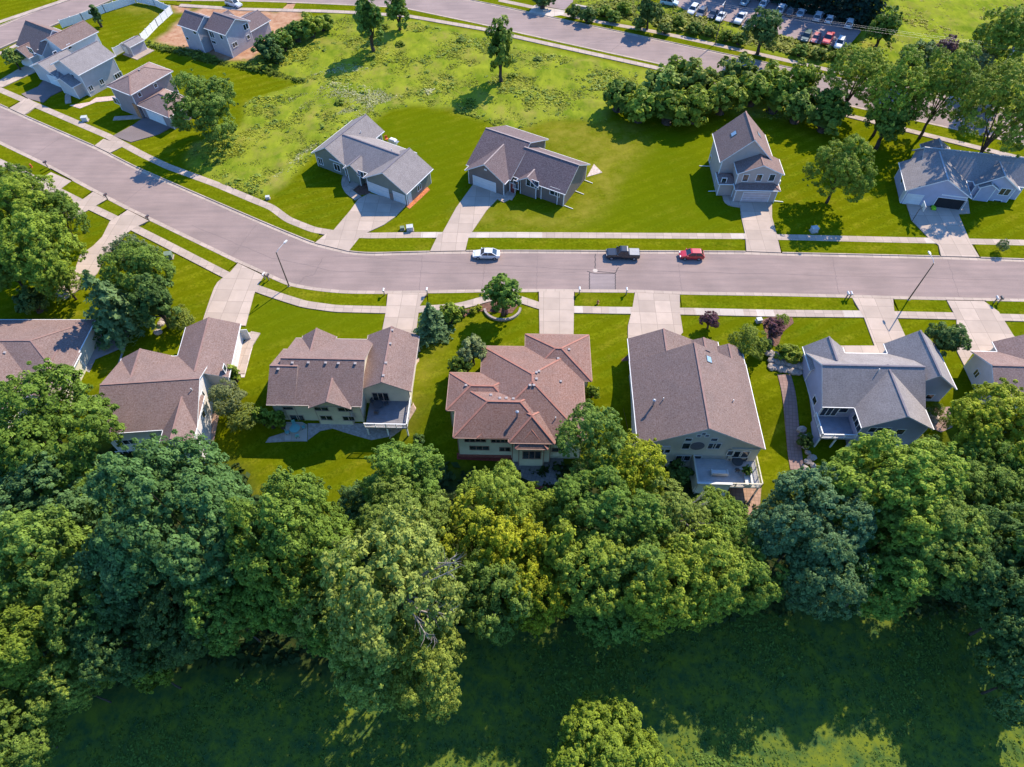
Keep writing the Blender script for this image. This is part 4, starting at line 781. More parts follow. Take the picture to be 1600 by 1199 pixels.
def tree(px, py, rpx, kind, colr, label, group=None, stretch=1.0, name=None, cat=None, drop=0.0):
    """px, py: middle of the visible crown in the photograph; rpx: half its width there"""
    i = _c[0]; _c[0] += 1; rg = random.Random(i * 7 + 3); me, tm_, r, zc, H = PROTO[kind][i % len(PROTO[kind])]
    sc = 1.0; base = G(px, py)
    front = group == GB and py > 840
    lift = (-0.8 if group == GB and px > 1575 and py > 850 else 1.2 if group == GB and (px > 1550 or px < 75) else 3.2 if front else 3.2 if group == GB else drop); stretch = stretch * (1.44 if front else 1.0); rpx = rpx * (1.1 if group == GB else 1.0)
    for _ in range(8):
        zz = base[2] + zc * sc * stretch + lift; p = P(px, py, zz); dep = np.linalg.norm(np.array([0, 0, CAM_H]) - p) * FPX / np.linalg.norm(ray(px, py))
        sc = rpx * dep / FPX / r; base = np.array([p[0], p[1], float(slope(p[0], p[1])) - 0.05])
    nm = name or {'shrub': 'shrub', 'arbor': 'arborvitae', 'spruce': 'spruce_tree', 'tallspruce': 'spruce_tree'}.get(kind, 'tree')
    root = empty(nm, base, rg.uniform(0, 6.28), label, cat or ('shrub' if nm in ('shrub', 'arborvitae') else 'tree'), group); ax = rg.uniform(.9, 1.12); root.scale = (sc * ax, sc / ax, sc * stretch)
    zoff = zc if kind not in ('spruce', 'tallspruce') else 0.0
    c = link('crown', me, root); c.location = (0, 0, zoff + lift / (sc * stretch)); k = rg.uniform(.88, 1.14); cc = COLS[colr]; c.color = (cc[0] * k * rg.uniform(.93, 1.07), cc[1] * k, cc[2] * k * rg.uniform(.85, 1.15), 1)
    if 'bare' in label and 'olive' in label:
        m_ = MB(); c0 = np.array([0, 0, zoff + lift / (sc * stretch)])
        for q in range(9):
            yaw = rg.uniform(-.9, .6) - root.rotation_euler.z; d_ = np.array([math.cos(yaw), math.sin(yaw), rg.uniform(-.1, .8)]); e_ = c0 + d_ * r * rg.uniform(.85, 1.12); mid = c0 + d_ * r * .5 + np.array([rg.uniform(-.8, .8), rg.uniform(-.8, .8), .3])
            m_.tube([c0, mid, (mid + e_) / 2 + np.array([rg.uniform(-.3, .3), rg.uniform(-.3, .3), .2]), e_], [.12, .07, .045, .012], 5)
            for _ in range(8): t0 = mid + (e_ - mid) * rg.uniform(.0, .9); w1 = np.array([rg.uniform(-.7, .7), rg.uniform(-.7, .7), rg.uniform(-.1, .7)]); m_.tube([t0, t0 + d_ * .5 + w1 * .5, t0 + d_ * .8 + w1 * rg.uniform(.9, 1.5)], [.03, .02, .006], 4)
        m_.build('bare_branch', plain('grey_dead_wood', (.30, .26, .24), .95, .1, var=.2, scale=3), root)
    t_ = link('trunk', tm_, root); t_.scale = (.6 if group == GB else 1, .6 if group == GB else 1, 1 + lift / (sc * stretch * zc)); return root
GB = 'trees of the wooded band below the houses'; GF = 'trees of the far hedgerow and road'
T = [
 # far side
 (320, 168, 52, 'maple', 'g', 'big round green tree by the tan hip roofed house, shadow across the pavement', None, .88, None, None, -1.2),
 (575, 28, 21, 'column', 'g', 'tall narrow tree by the upper road, the bigger of a pair', None, 1.1, None, None, -2.2), (621, 14, 16, 'column', 'g', 'smaller narrow tree right of the bigger roadside one', None, 1.0, None, None, -2.2), (782, 72, 22, 'column', 'g', 'lone narrow tree standing in the tall meadow by the upper road', None, 1.15, None, None, -2.2),
 (1015, 18, 20, 'street', 'd', 'round dark tree on the roadside left of the parked white cars', None, 1.0, None, None, -1.3), (1195, 46, 27, 'street', 'd', 'round dark roadside tree in front of the car park', None, 1.0, None, None, -1.3), (1381, 45, 24, 'street', 'g', 'round tree alone on the rough grass right of the car park', None, 1.0, None, None, -1.3), (1434, 92, 26, 'street', 'd', 'dark rounded tree behind the bright hedgerow trees', None, .9), (1477, 78, 18, 'street', 'p', 'dusky purple green tree beyond the hedgerow under the wires', None, .9), (1505, 98, 16, 'street', 'd', 'low dark tree tucked between purple tree and power pole', None, .8),
 (1575, 55, 42, 'maple', 'l', 'large light green tree at the top right corner above the wires', None, 1.0), (1530, 100, 26, 'airy', 'w', 'pale grey green thicket tree beside the power pole', None, .7), (1545, 140, 26, 'airy', 'w', 'pale feathery tree at the foot of the power pole', None, .6),
 (1255, 125, 24, 'street', 'l', 'small light green roadside tree at the end of the olive hedge', GF, 1.0), (1340, 120, 43, 'airy', 'l', 'tall green tree over the road, left of the hedgerow group', GF, .95, None, None, -0.6), (1400, 140, 50, 'airy', 'l', 'tall dark green tree with bare forked trunk beside the road', GF, 1.0, None, None, -0.6), (1480, 138, 49, 'airy', 'l', 'tallest bright yellow green tree of the hedgerow over the road', GF, 1.1, None, None, -0.6), (1575, 175, 57, 'airy', 'l', 'large green tree at the right edge shading the blue grey house roof', GF, 1.15, None, None, -0.6), (1562, 130, 30, 'airy', 'l', 'bright leafy tree behind the right edge shade tree', GF, 1.0), (1390, 190, 30, 'street', 'g', 'lower bushy green tree under the tall ones by the blue grey house', GF, .9), (1300, 165, 26, 'street', 'g', 'green bushy tree where the hedge meets the tall roadside trees', GF, .8),
 (1316, 265, 45, 'maple', 'l', 'lone yellow green lawn tree between tan house and blue grey house', None, .95),
 # hedge by the meadow
 (968, 150, 25, 'shrub', 'g', 'dark end bush of the hedge beside the meadow', 'olive hedge shrubs', .95), (1000, 165, 28, 'shrub', 'l', 'bright green bush in the front of the hedge near its left end', 'olive hedge shrubs', .95), (1035, 135, 30, 'shrub', 'o', 'silvery olive shrub in the middle of the hedge', 'olive hedge shrubs', .95), (1060, 112, 21, 'shrub', 'l', 'bright bush at the back of the hedge near the road', 'olive hedge shrubs', .95), (1045, 168, 28, 'shrub', 'l', 'green bush in the front of the hedge, second from its left end', 'olive hedge shrubs', .95), (1090, 130, 30, 'shrub', 'o', 'grey green shrub on the crest of the hedge', 'olive hedge shrubs', .95), (1090, 165, 29, 'shrub', 'l', 'green bush in the front of the hedge, left of the tan house gable', 'olive hedge shrubs', .95), (1130, 150, 30, 'shrub', 'l', 'light green shrub behind the ridge of the tan house', 'olive hedge shrubs', .95), (1150, 120, 28, 'shrub', 'o', 'silver green shrub at the back of the hedge over the road edge', 'olive hedge shrubs', .95), (1180, 140, 28, 'shrub', 'l', 'bright shrub of the hedge just right of the tan gable', 'olive hedge shrubs', .95), (1215, 150, 29, 'shrub', 'l', 'deep green shrub toward the right end of the hedge', 'olive hedge shrubs', .95), (1210, 125, 23, 'shrub', 'l', 'yellow green shrub at the road end of the hedge', 'olive hedge shrubs', .95), (1250, 165, 28, 'shrub', 'g', 'dark shaded bush at the right end of the hedge', 'olive hedge shrubs', .95), (1290, 185, 23, 'shrub', 'g', 'dark low bush under the tall trees right of the hedge', 'olive hedge shrubs', .95),
 # meadow bushes by the dirt lot
 (415, 75, 18, 'shrub', 'd', 'dark bush at the lower corner of the dirt lot', 'bushes beside the dirt lot', .9), (440, 65, 18, 'shrub', 'g', 'green bush in the middle of the thicket beside the dirt lot', 'bushes beside the dirt lot', .9), (462, 50, 17, 'shrub', 'g', 'rounded bush upper middle of the thicket beside the dirt lot', 'bushes beside the dirt lot', .9), (485, 42, 18, 'shrub', 'l', 'light green bush at the upper end of the dirt lot thicket', 'bushes beside the dirt lot', .9), (505, 36, 14, 'shrub', 'l', 'small bright bush nearest the upper road pavement', 'bushes beside the dirt lot', .8), (430, 88, 15, 'shrub', 'd', 'low dark bush at the front of the dirt lot thicket', 'bushes beside the dirt lot', .8),
 # yards
 (786, 460, 27, 'street', 'g', 'round green tree in the ringed flower bed beside the street', None, 1.0), (738, 548, 22, 'street', 'w', 'grey green small tree at the corner of the reddish roof', None, .9), (720, 574, 18, 'shrub', 'l', 'light green bush by the left corner of the reddish roofed house', None, 1.2),
 (1110, 500, 14, 'street', 'p', 'purple leaved ornamental tree on the lawn beside the front path slabs', None, .8), (1170, 536, 28, 'airy', 'l', 'light airy young tree at the right corner of the taupe gabled house', None, .7), (1210, 512, 15, 'street', 'p', 'pinkish purple tree in the garden bed left of the lavender grey house', None, .8), (1222, 500, 11, 'airy', 'l', 'spindly light sapling beside the purple garden bed tree', None, .8), (1192, 540, 11, 'shrub', 'd', 'dark green bush below the purple garden bed tree', None, 1.4),
 (1480, 530, 28, 'street', 'd', 'dark round tree beside the wide driveway and grey garage roof', None, .8), (1568, 383, 9, 'airy', 'w', 'thin kerbside sapling at the right end of the verge', None, .9), (20, 90, 14, 'street', 'o', 'small olive tree at the left edge by the pale driveway', None, .8), (149, 22, 7, 'arbor', 'd', 'dark upright evergreen just inside the white fence', None, 1.2),
 (1235, 553, 18, 'shrub', 'l', 'bright green shrub mound on top of the boulder wall', None, .7), (355, 622, 27, 'airy', 'w', 'tall grey green shrubby tree by the white side wall', None, .8), (380, 652, 23, 'airy', 'o', 'olive shrubby tree on the lawn right of the white side wall', None, .7), (703, 490, 16, 'shrub', 'l', 'rounded lime green shrub beside the blue spruce', None, 1.1), (722, 487, 7, 'shrub', 'd', 'small dark shrub between lime shrub and yellow flowers', None, 1.1), (739, 486, 6, 'shrub', 'y', 'yellow flowering shrub, left one by the pavement', None, .8), (748, 481, 5, 'shrub', 'y', 'golden shrub beside the curved pavement and ring bed', None, .8), (775, 482, 6, 'shrub', 'p', 'reddish purple shrub in the ringed bed under the tree', None, .7), (790, 488, 5, 'shrub', 'p', 'small dusky red plant at the front of the ringed bed', None, .7),
 (1462, 640, 12, 'airy', 'l', 'small light tree in the pinkish mulch bed by the grey garage', None, .7), (1480, 658, 10, 'airy', 'l', 'thin sapling at the lower end of the pinkish mulch bed', None, .9), (1435, 693, 14, 'shrub', 'o', 'olive shrub against the corner of the lavender grey house', None, 1.0), (1457, 690, 10, 'shrub', 'd', 'dark round shrub on the lawn right of the lavender grey house', None, 1.0), (920, 640, 13, 'shrub', 'g', 'green bush against the right wall of the reddish roofed house', None, 1.2), (925, 612, 10, 'shrub', 'l', 'lighter bush further up the right wall of the reddish roofed house', None, 1.2), (1258, 690, 11, 'shrub', 'd', 'dark shrub at the foot of the lavender grey deck wall', None, 1.2), (1060, 740, 18, 'shrub', 'd', 'dark blue green bush below the arched back wall', None, 1.2),
 (655, 688, 10, 'shrub', 'd', 'dark bush on the lawn edge below the back deck corner', None, 1.0),
 # left cluster
 (42, 325, 54, 'maple', 'l', 'upper light green tree of the left edge cluster, nearest the street', None, .9), (92, 338, 36, 'airy', 'g', 'small green tree at the right of the left edge cluster', None, .9), (15, 295, 36, 'maple', 'g', 'green tree touching the left edge beside the pavement', None, .9), (62, 392, 56, 'maple', 'l', 'large bright tree in the middle of the left edge cluster', None, 1.0), (8, 415, 46, 'maple', 'g', 'dark green tree at the left edge above the stepped brown roof', None, .9), (96, 438, 32, 'airy', 'l', 'yellowish tree at the lower right of the left edge cluster', None, .8), (48, 470, 20, 'shrub', 'd', 'dark bush in front of the stepped brown roof', None, 1.2),
 (215, 425, 46, 'maple', 'g', 'round green tree behind the blue green conifer by the curved drive', None, .95), (205, 395, 30, 'airy', 'w', 'grey green tree top nearest the curved drive', None, .8), (282, 497, 22, 'airy', 'o', 'olive brown bushy tree beside the wide left driveway', None, .6),
 (240, 470, 36, 'street', 'd', 'dark leafy tree wedged between conifer and brown roof', None, .95),
 # band: from left to right, upper row first
 (76, 672, 82, 'maple', 'g', 'huge bright green tree covering the corner of the stepped brown roof', GB, .95), (15, 705, 60, 'maple', 'g', 'big green tree at the left edge below the stepped roof', GB, .95),
 (60, 790, 72, 'maple', 'b', 'blue green tree at the left edge, second row down', GB, 1.0), (120, 770, 46, 'dome', 'g', 'rounded green tree left of the huge domed crown', GB, .95), (60, 885, 72, 'maple', 'g', 'green tree at the left edge, halfway down the woods', GB, .95), (140, 960, 50, 'airy', 'g', 'tree with yellowish right flank in the left woods', GB, 1.0), (30, 1010, 66, 'dome', 'l', 'light lumpy crowned tree at the left edge, lower woods', GB, .95), (110, 1072, 42, 'maple', 'o', 'small pale topped tree in the shaded lower left woods', GB, .8), (20, 1150, 55, 'maple', 'g', 'shaded tree at the bottom left corner', GB, .8),
 (282, 818, 112, 'dome', 'b', 'huge domed blue green crown below the white walled brown house', GB, 1.05), (215, 900, 66, 'maple', 'b', 'shaded blue green tree below the left side of the huge dome', GB, .9), (190, 1000, 58, 'maple', 'd', 'dark shaded tree low in the left woods', GB, .8), (300, 960, 60, 'maple', 'd', 'dark tree under the huge domed crown', GB, .85), (352, 955, 52, 'airy', 'g', 'tree with brownish lit top below the huge dome, right side', GB, .95), (240, 1053, 22, 'street', 'l', 'small yellow green sapling lit in the shaded lower left woods', GB, .9),
 (455, 785, 38, 'airy', 'g', 'small loose tree at the edge of the sunlit back lawn', GB, .9), (462, 850, 86, 'dome', 'g', 'broad green domed tree right of the huge blue green crown', GB, 1.0), (430, 920, 60, 'maple', 'g', 'green tree in front of the broad domed tree', GB, .9), (495, 945, 52, 'airy', 'o', 'olive lumpy tree left of the drooping pale tree', GB, .95),
 (632, 750, 56, 'maple', 'g', 'rounded green tree below the gap between two back lawns', GB, 1.0), (632, 822, 64, 'airy', 'o', 'olive green tree below the rounded lawn edge tree', GB, 1.0), (620, 925, 92, 'airy', 'o', 'large pale olive tree with bare grey branches at its right', GB, 1.05), (600, 1030, 64, 'airy', 'o', 'lower left half of the pale olive group, drooping over the shaded grass', GB, .95), (665, 1050, 58, 'airy', 'o', 'drooping pale olive tree reaching lowest over the shaded grass', GB, .95), (540, 985, 50, 'maple', 'g', 'green tree under the pale olive group on the left', GB, .85), (565, 790, 34, 'maple', 'd', 'dark tree in the gap beside the rounded lawn edge tree', GB, .9),
 (775, 795, 58, 'airy', 'l', 'yellow green tree directly below the grey paved patio, upper one', GB, .95), (750, 840, 62, 'maple', 'y', 'vivid yellow green tree in the middle of the woods', GB, 1.0), (800, 870, 52, 'maple', 'y', 'yellow green tree right of the vivid one, lower', GB, .95), (835, 925, 48, 'maple', 'y', 'bright yellow tipped tree in the front of the middle woods', GB, .9), (770, 930, 56, 'maple', 'g', 'dark green front tree right of the pale olive group', GB, .85), (850, 800, 40, 'airy', 'l', 'light tree between the patio trees and the big green dome', GB, .9),
 (925, 695, 50, 'airy', 'g', 'green tree covering the right end of the reddish roof', GB, 1.05), (984, 738, 50, 'maple', 'y', 'brightest yellow tree beside the arched back wall', GB, 1.05), (950, 812, 74, 'dome', 'g', 'round green dome right of the grey paved patio', GB, 1.0), (870, 865, 40, 'street', 'l', 'small round light tree left below the round green dome', GB, 1.0), (920, 900, 56, 'maple', 'l', 'light green front tree with yellow tips below the round dome', GB, .9), (985, 900, 56, 'maple', 'g', 'green front tree right below the round dome', GB, .9), (1045, 812, 52, 'airy', 'o', 'half bare olive tree with grey twigs below the arched wall', GB, .95), (1035, 925, 62, 'maple', 'l', 'light green tree in the front of the woods left of the clearing', GB, .9), (1108, 800, 36, 'airy', 'l', 'loose green tree left of the brick terrace', GB, .85), (1125, 840, 52, 'maple', 'g', 'green tree below the brick terrace', GB, .9), (1100, 895, 56, 'maple', 'l', 'bright rounded tree in front, left of the brown gap', GB, .9), (1170, 905, 44, 'maple', 'g', 'darker tree in front, right below the brick terrace', GB, .85), (960, 950, 50, 'maple', 'g', 'low green tree at the front edge of the middle woods', GB, .75),
 (1270, 815, 78, 'dome', 's', 'silvery blue green dome beside the brown paved side path', GB, 1.0), (1388, 768, 90, 'dome', 'l', 'huge bright green dome hiding the base of the lavender grey house', GB, 1.0), (1440, 835, 80, 'dome', 'g', 'broad green dome below the huge bright one', GB, .95), (1285, 895, 58, 'maple', 's', 'shaded blue green tree below the silvery dome', GB, .8), (1375, 905, 52, 'maple', 'g', 'green shaded tree at the front below the broad dome', GB, .8), (1500, 880, 48, 'maple', 'b', 'blue green tree between broad dome and right edge woods', GB, .85), (1540, 768, 44, 'maple', 'g', 'green tree right of the huge bright dome', GB, .9), (1560, 855, 56, 'maple', 'b', 'bluish tree at the right edge above the dark corner tree', GB, .9), (1560, 670, 62, 'maple', 'y', 'yellow green tree covering the front of the last white gabled house', GB, .95), (1545, 725, 44, 'maple', 'g', 'shaded green tree under the yellow green one at the right edge', GB, .85), (1600, 790, 50, 'maple', 'g', 'green tree cut by the right edge, below the yellow green one', GB, .9), (1588, 955, 66, 'maple', 'b', 'dark blue green tree at the right edge beside the shaded grass', GB, .9), (1612, 1055, 62, 'maple', 'b', 'dark tree at the right edge, below the dark blue green one', GB, 1.0), (1640, 880, 70, 'maple', 'g', 'added tree cut by the right edge, casting shadow over the grass', GB, 1.0),  # last tree of this line is added to throw shadow on the clearing
 (945, 1190, 92, 'dome', 'l', 'bright domed tree alone at the bottom edge on the shaded grass', None, .85)]
for a in T: tree(*a)
for px, py, r_, k, lab, st in ((176, 484, 58, 's', 'big blue green conifer beside the curved driveway', .8), (674, 507, 34, 's', 'silvery blue spruce standing at the edge of the driveway', .78)): tree(px, py, r_, 'spruce', k, lab, None, st)
for px, py, lab in ((362, 582, 'bright arborvitae at the corner of the white side wall'), (407, 650, 'left arborvitae of three by the cream house'), (421, 655, 'middle arborvitae of three by the cream house'), (436, 655, 'right arborvitae of three by the cream house')): tree(px, py, 10, 'arbor', 'l', lab, 'evergreens beside the south houses', 1.0)
k_ = 0
for px, py in ((1120, -75), (1148, -70), (1174, -64), (1200, -58), (1226, -52), (1252, -46), (1278, -38), (1303, -32), (1328, -24), (1350, -16), (1368, -12), (1160, -100), (1225, -90), (1290, -76), (1345, -60)):
    tree(px + 8, py + 6, 21, 'tallspruce', 'k', 'tall dark spruce in the row behind the car park', 'spruces behind the car park', 1.0)

# ------------------------------------------------------------------ meadow and rough grass (uncountable)
def tufts(name, polys, n, size, colr, seed, hgt=1.0, keep=None, lab=None):
    rng = np.random.default_rng(seed); allp = np.vstack(polys); lo, hi = allp.min(0), allp.max(0); lo = np.maximum(lo, (-150, -5)); hi = np.minimum(hi, (160, 206))
    p = rng.uniform(lo, hi, (n * 6, 2)); m = np.zeros(len(p), bool)
    for q in polys: m |= pip(q, p[:, 0], p[:, 1])
    dd = np.minimum(dist_line(tm[::4], p[:, 0], p[:, 1]) - TW - 6.2, dist_line(WALKS['n'][2][::6], p[:, 0], p[:, 1]) - 1.2)
    m &= (dd > 0) & (dist_line(WALKS['ts'][2][::6], p[:, 0], p[:, 1]) > 1.3)
    f = np.sin(p[:, 0] * .31 + 1.3 * np.sin(p[:, 1] * .23)) + np.sin(p[:, 1] * .37 + 1.7 * np.sin(p[:, 0] * .19)) + rng.normal(size=len(p)) * .6
    p, f = p[m][:n], f[m][:n]; s = size * np.clip(.75 + .4 * f, .35, 1.9) * rng.uniform(.6, 1.3, len(p)); K = 9
    ph = rng.uniform(0, 6.283, (len(p), K)); el = rng.uniform(.1, 1.1, (len(p), K)); d = np.stack([np.cos(ph) * np.cos(el), np.sin(ph) * np.cos(el), np.sin(el) * hgt], -1)
    z0 = -.02 + np.zeros(len(p)); C = np.c_[p, z0][:, None] + d * s[:, None, None] * rng.uniform(.3, 1, (len(p), K, 1))
    N = unit(d * .45 + np.array([0, 0, 1.0]) + rng.normal(size=d.shape) * .25); t = np.clip(.45 + .18 * f[:, None] + rng.normal(size=(len(p), K)) * .18, 0, 1)
    me = np_mesh(name, leaf_quads(C.reshape(-1, 3), N.reshape(-1, 3), (s[:, None] * rng.uniform(.3, .55, (len(p), K))).ravel(), rng), 4, [M_leaf], {'tint': t.ravel()})
    o = link(name, me); o.color = (*colr, 1); return tag(o, lab, None, None, 'stuff')
tufts('meadow_grass', MEADOW[:1] + MEADOW[3:], 36000, .28, (0.265, 0.300, 0.030), 3, .9)
tufts('meadow_weeds', MEADOW[:1], 1500, .55, (0.150, 0.215, 0.034), 4, .8)
tufts('roadside_weeds', MEADOW[1:2], 2600, .75, (0.175, 0.200, 0.026), 5, .9)
tufts('rough_grass', MEADOW[2:3], 9000, .36, (0.27, 0.265, 0.03), 6, .6)
tufts('white_wildflowers', FLOWERS, 9000, .17, (0.46, 0.46, 0.25), 7, 1.6)
tufts('hedge_strip_grass', [poly_px([(228, 62), (262, 73), (318, 84), (345, 97), (390, 100), (478, 126), (474, 131), (400, 111), (330, 100), (226, 71)])], 1500, .75, (0.13, 0.18, 0.022), 8, 1.3)  # tall grass, its colour darkened to paint the shadowed edge
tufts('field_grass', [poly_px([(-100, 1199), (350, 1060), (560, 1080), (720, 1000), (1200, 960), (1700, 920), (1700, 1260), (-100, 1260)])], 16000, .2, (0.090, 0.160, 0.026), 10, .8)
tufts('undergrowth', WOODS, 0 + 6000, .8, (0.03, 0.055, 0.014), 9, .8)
for o in bpy.data.objects:
    if o.name.startswith(('undergrowth', 'field_grass')):
        co = np.empty(len(o.data.vertices) * 3, np.float32); o.data.vertices.foreach_get('co', co); co = co.reshape(-1, 3); co[:, 2] += slope(co[:, 0], co[:, 1]); o.data.vertices.foreach_set('co', co.ravel()); o.data.update()

# ------------------------------------------------------------------ vehicles
def paint(name, c):
    if name in MATS: return MATS[name]
    m, nt, b = new_mat(name, 0.28, 0.5); b.inputs['Coat Weight'].default_value = 0.6; b.inputs['Coat Roughness'].default_value = 0.06
    f = ramp(nt, noise(nt, coord(nt), 2.2, 3), 0.3, 0.7); nt.links.new(mixc(nt, f, c, [x * 0.9 for x in c]), b.inputs['Base Color']); MATS[name] = m; return m
PAINT = {'white': paint('white_paint', (.72, .72, .71)), 'silver': paint('silver_paint', (.50, .52, .54)), 'navy': paint('navy_paint', (.035, .045, .075)), 'black': paint('black_paint', (.022, .024, .03)), 'red': paint('red_paint', (.50, .025, .03)), 'green': paint('green_paint', (.03, .075, .06)), 'grey': paint('grey_paint', (.12, .125, .135)), 'rose': paint('rose_paint', (.50, .13, .13)), 'teal': paint('pale_blue_paint', (.42, .54, .56))}
M_carglass = plain('car_glass', (.02, .028, .035), 0.06, 0.9); M_lamp = plain('headlamp_lens', (.7, .7, .68), 0.15, 0.6); M_tail = plain('tail_lens', (.35, .015, .015), 0.25, 0.5); M_rim = plain('alloy', (.5, .5, .5), 0.3, 0.5, 0.7); M_tonneau = plain('tonneau_cover', (.34, .33, .33), 0.7)
KIND = {  # length, width, belt, height, hood start of glass, roof front, roof rear, glass end, bonnet height
 'sedan': (4.75, 1.82, .92, 1.46, 1.05, .30, -1.0, -1.85, .86), 'hatch': (4.3, 1.78, .95, 1.50, 1.05, .25, -1.45, -2.02, .90),
 'suv': (4.75, 1.90, 1.08, 1.75, 1.15, .45, -1.85, -2.25, 1.04), 'pickup': (5.8, 2.0, 1.15, 1.88, 1.15, .45, -.75, -.98, 1.10), 'van': (5.0, 1.95, 1.1, 1.8, 1.75, .9, -2.0, -2.4, 1.05)}
def car(px, py, head, kind, colr, label, group=None, z=0.0, name=None, cat=None):
    L, Wd, belt, Ht, gs, rf, rr, ge, bon = KIND[kind]; h, w = L / 2, Wd / 2; pm = PAINT[colr]; p = P(px, py, .75 + z)
    root = empty(name or {'pickup': 'pickup_truck'}.get(kind, 'parked_car'), (p[0], p[1], z), R(head), label, cat or {'pickup': 'pickup truck', 'van': 'van', 'suv': 'suv'}.get(kind, 'car'), group)
    def ring(x, w_, zb, zt): return [(x, -w_ * .92, zb), (x, w_ * .92, zb), (x, w_, zb + .22), (x, w_ * .98, (zb + zt) / 2 + .08), (x, w_ * .88, zt), (x, -w_ * .88, zt), (x, -w_ * .98, (zb + zt) / 2 + .08), (x, -w_, zb + .22)]
    mb = MB()
    if kind == 'pickup': st = [(-h, .94, .45, belt - .04), (-h + .08, 1, .36, belt), (-1.05, 1, .3, belt), (-.95, 1, .3, belt), (gs, 1, .3, belt), (gs + .15, 1, .3, bon), (h - .35, .97, .32, bon - .07), (h - .06, .9, .36, bon - .2), (h, .82, .42, .75)]
    else: st = [(-h, .82, .45, belt - .22), (-h + .12, .95, .34, belt - .06), (ge - .02, .99, .28, belt), (-.6, 1, .26, belt), (gs, 1, .26, belt), (gs + .12, .99, .26, bon), (h - .45, .95, .28, bon - .12), (h - .1, .86, .32, bon - .28), (h, .72, .4, .58)]
    mb.loft([ring(x, w * a, zb, zt) for x, a, zb, zt in st]); body = mb.build('body', pm, root, smooth=False, bevel=.03)
    g = MB(); zr = Ht - .05
    cb = [(ge, w * .86, belt - .02), (gs, w * .86, belt - .02)]; ct = [(rr, w * .70, zr), (rf, w * .70, zr)]
    q = [(ge, -w * .86, belt - .03), (gs, -w * .86, belt - .03), (gs, w * .86, belt - .03), (ge, w * .86, belt - .03), (rr, -w * .7, zr), (rf, -w * .7, zr), (rf, w * .7, zr), (rr, w * .7, zr)]
    g._add(q, [(3, 2, 1, 0), (4, 5, 6, 7), (0, 1, 5, 4), (1, 2, 6, 5), (2, 3, 7, 6), (3, 0, 4, 7)]); g.build('window', M_carglass, root)
    r_ = MB(); r_.loft([[(x, -w * a, z0), (x, w * a, z0), (x, w * a * .9, z1), (x, -w * a * .9, z1)] for x, a, z0, z1 in ((rr - .04, .68, zr - .03, zr), (rr + .15, .73, zr - .03, Ht), (rf - .2, .73, zr - .03, Ht), (rf + .05, .68, zr - .03, zr))])
    for s in (-1, 1):
        mid = (rf + rr) / 2 + .05
        for xa, xb in ((gs, rf), (ge, rr), (mid, mid)): r_.bar((xa, s * w * .87, belt - .02), (xb, s * w * .71, zr), .09, .07)
    r_.build('roof', pm, root)
    for s in (-1, 1):
        m2 = MB(); m2.box(h - .22, h - .04, s * w * .62 - .2, s * w * .62 + .2, bon - .36, bon - .2); m2.build('headlight', M_lamp, root)
        m2 = MB(); m2.box(-h - .01, -h + .12, s * w * .70 - .16, s * w * .70 + .12, belt - .34, belt - .14); m2.build('tail_light', M_tail, root)
        m2 = MB(); m2.box(gs - .25, gs - .1, s * (w + .1) - .1, s * (w + .1) + .1, belt - .02, belt + .14); m2.build('mirror', pm, root)
        for x in (h - .95, -h + .95):
            wr = .36 if kind in ('pickup', 'suv') else .32; wh = MB(); wh.tube([(x, s * (w - .20), wr), (x, s * (w + .015), wr)], wr, 16); wo = wh.build('wheel', M_black, root)
            rm = MB(); rm.tube([(x, s * (w - .05), wr), (x, s * (w + .025), wr)], wr * .62, 12); rm.build('rim', M_rim, wo)
    if kind == 'pickup': t = MB(); t.box(-h + .1, -1.12, -w * .84, w * .84, belt - .02, belt + .06); t.build('bed_cover', M_tonneau if colr == 'black' else pm, root)
    return root
car(760, 396, 178, 'sedan', 'white', 'white sedan with dark sunroof parked at the far kerb', 'cars parked along the street'); car(973, 396, 178, 'pickup', 'black', 'black crew cab pickup with grey bed cover parked at the kerb', 'cars parked along the street'); car(1081, 397, 178, 'hatch', 'red', 'red hatchback parked on the street right of the black pickup', 'cars parked along the street')
GL = 'cars in the car park'
car(365, 5, -30, 'suv', 'silver', 'silver car on the upper road behind the half finished house', None); car(1046, 3, -22, 'suv', 'teal', 'pale blue car at the left end of the car park', GL)
for px, py, k, c, lab in ((1083, 15, 'suv', 'white', 'white suv first in the front row, left end'), (1096, 20, 'suv', 'grey', 'dark grey car second in the front row'), (1114, 21, 'sedan', 'navy', 'navy car third in the front row, left of a white sedan'), (1127, 25, 'sedan', 'white', 'white sedan between navy car and white pickup in the front row'), (1157, 28, 'pickup', 'white', 'white pickup in the front row left of the roadside tree'), (1169, 36, 'sedan', 'black', 'black car half hidden by the roadside tree'), (1260, 57, 'suv', 'green', 'dark green suv in the front row right of the tree'), (1275, 59, 'hatch', 'rose', 'small rose red car beside the dark green suv'), (1294, 60, 'pickup', 'red', 'bright red pickup in the front row'), (1312, 67, 'suv', 'white', 'white suv at the right end of the front row')): car(px, py, 241, k, c, lab, GL, .06)
for px, py, k, c, lab in ((1165, 1, 'sedan', 'teal', 'pale teal car in the back row, first at the top edge'), (1194, 4, 'sedan', 'white', 'white car in the shaded back row near the top edge'), (1221, 13, 'suv', 'white', 'white suv in the shaded back row left of a dark car'), (1236, 17, 'sedan', 'grey', 'dark grey car in the shade between two white ones'), (1252, 19, 'sedan', 'silver', 'silver sedan in the shaded back row'), (1279, 25, 'suv', 'silver', 'silver suv in the shaded back row, larger one'), (1297, 29, 'hatch', 'white', 'white hatchback in the shade behind the red pickup'), (1328, 36, 'suv', 'white', 'white suv alone at the right end of the back row')): car(px, py, 61, k, c, lab, GL, .06)

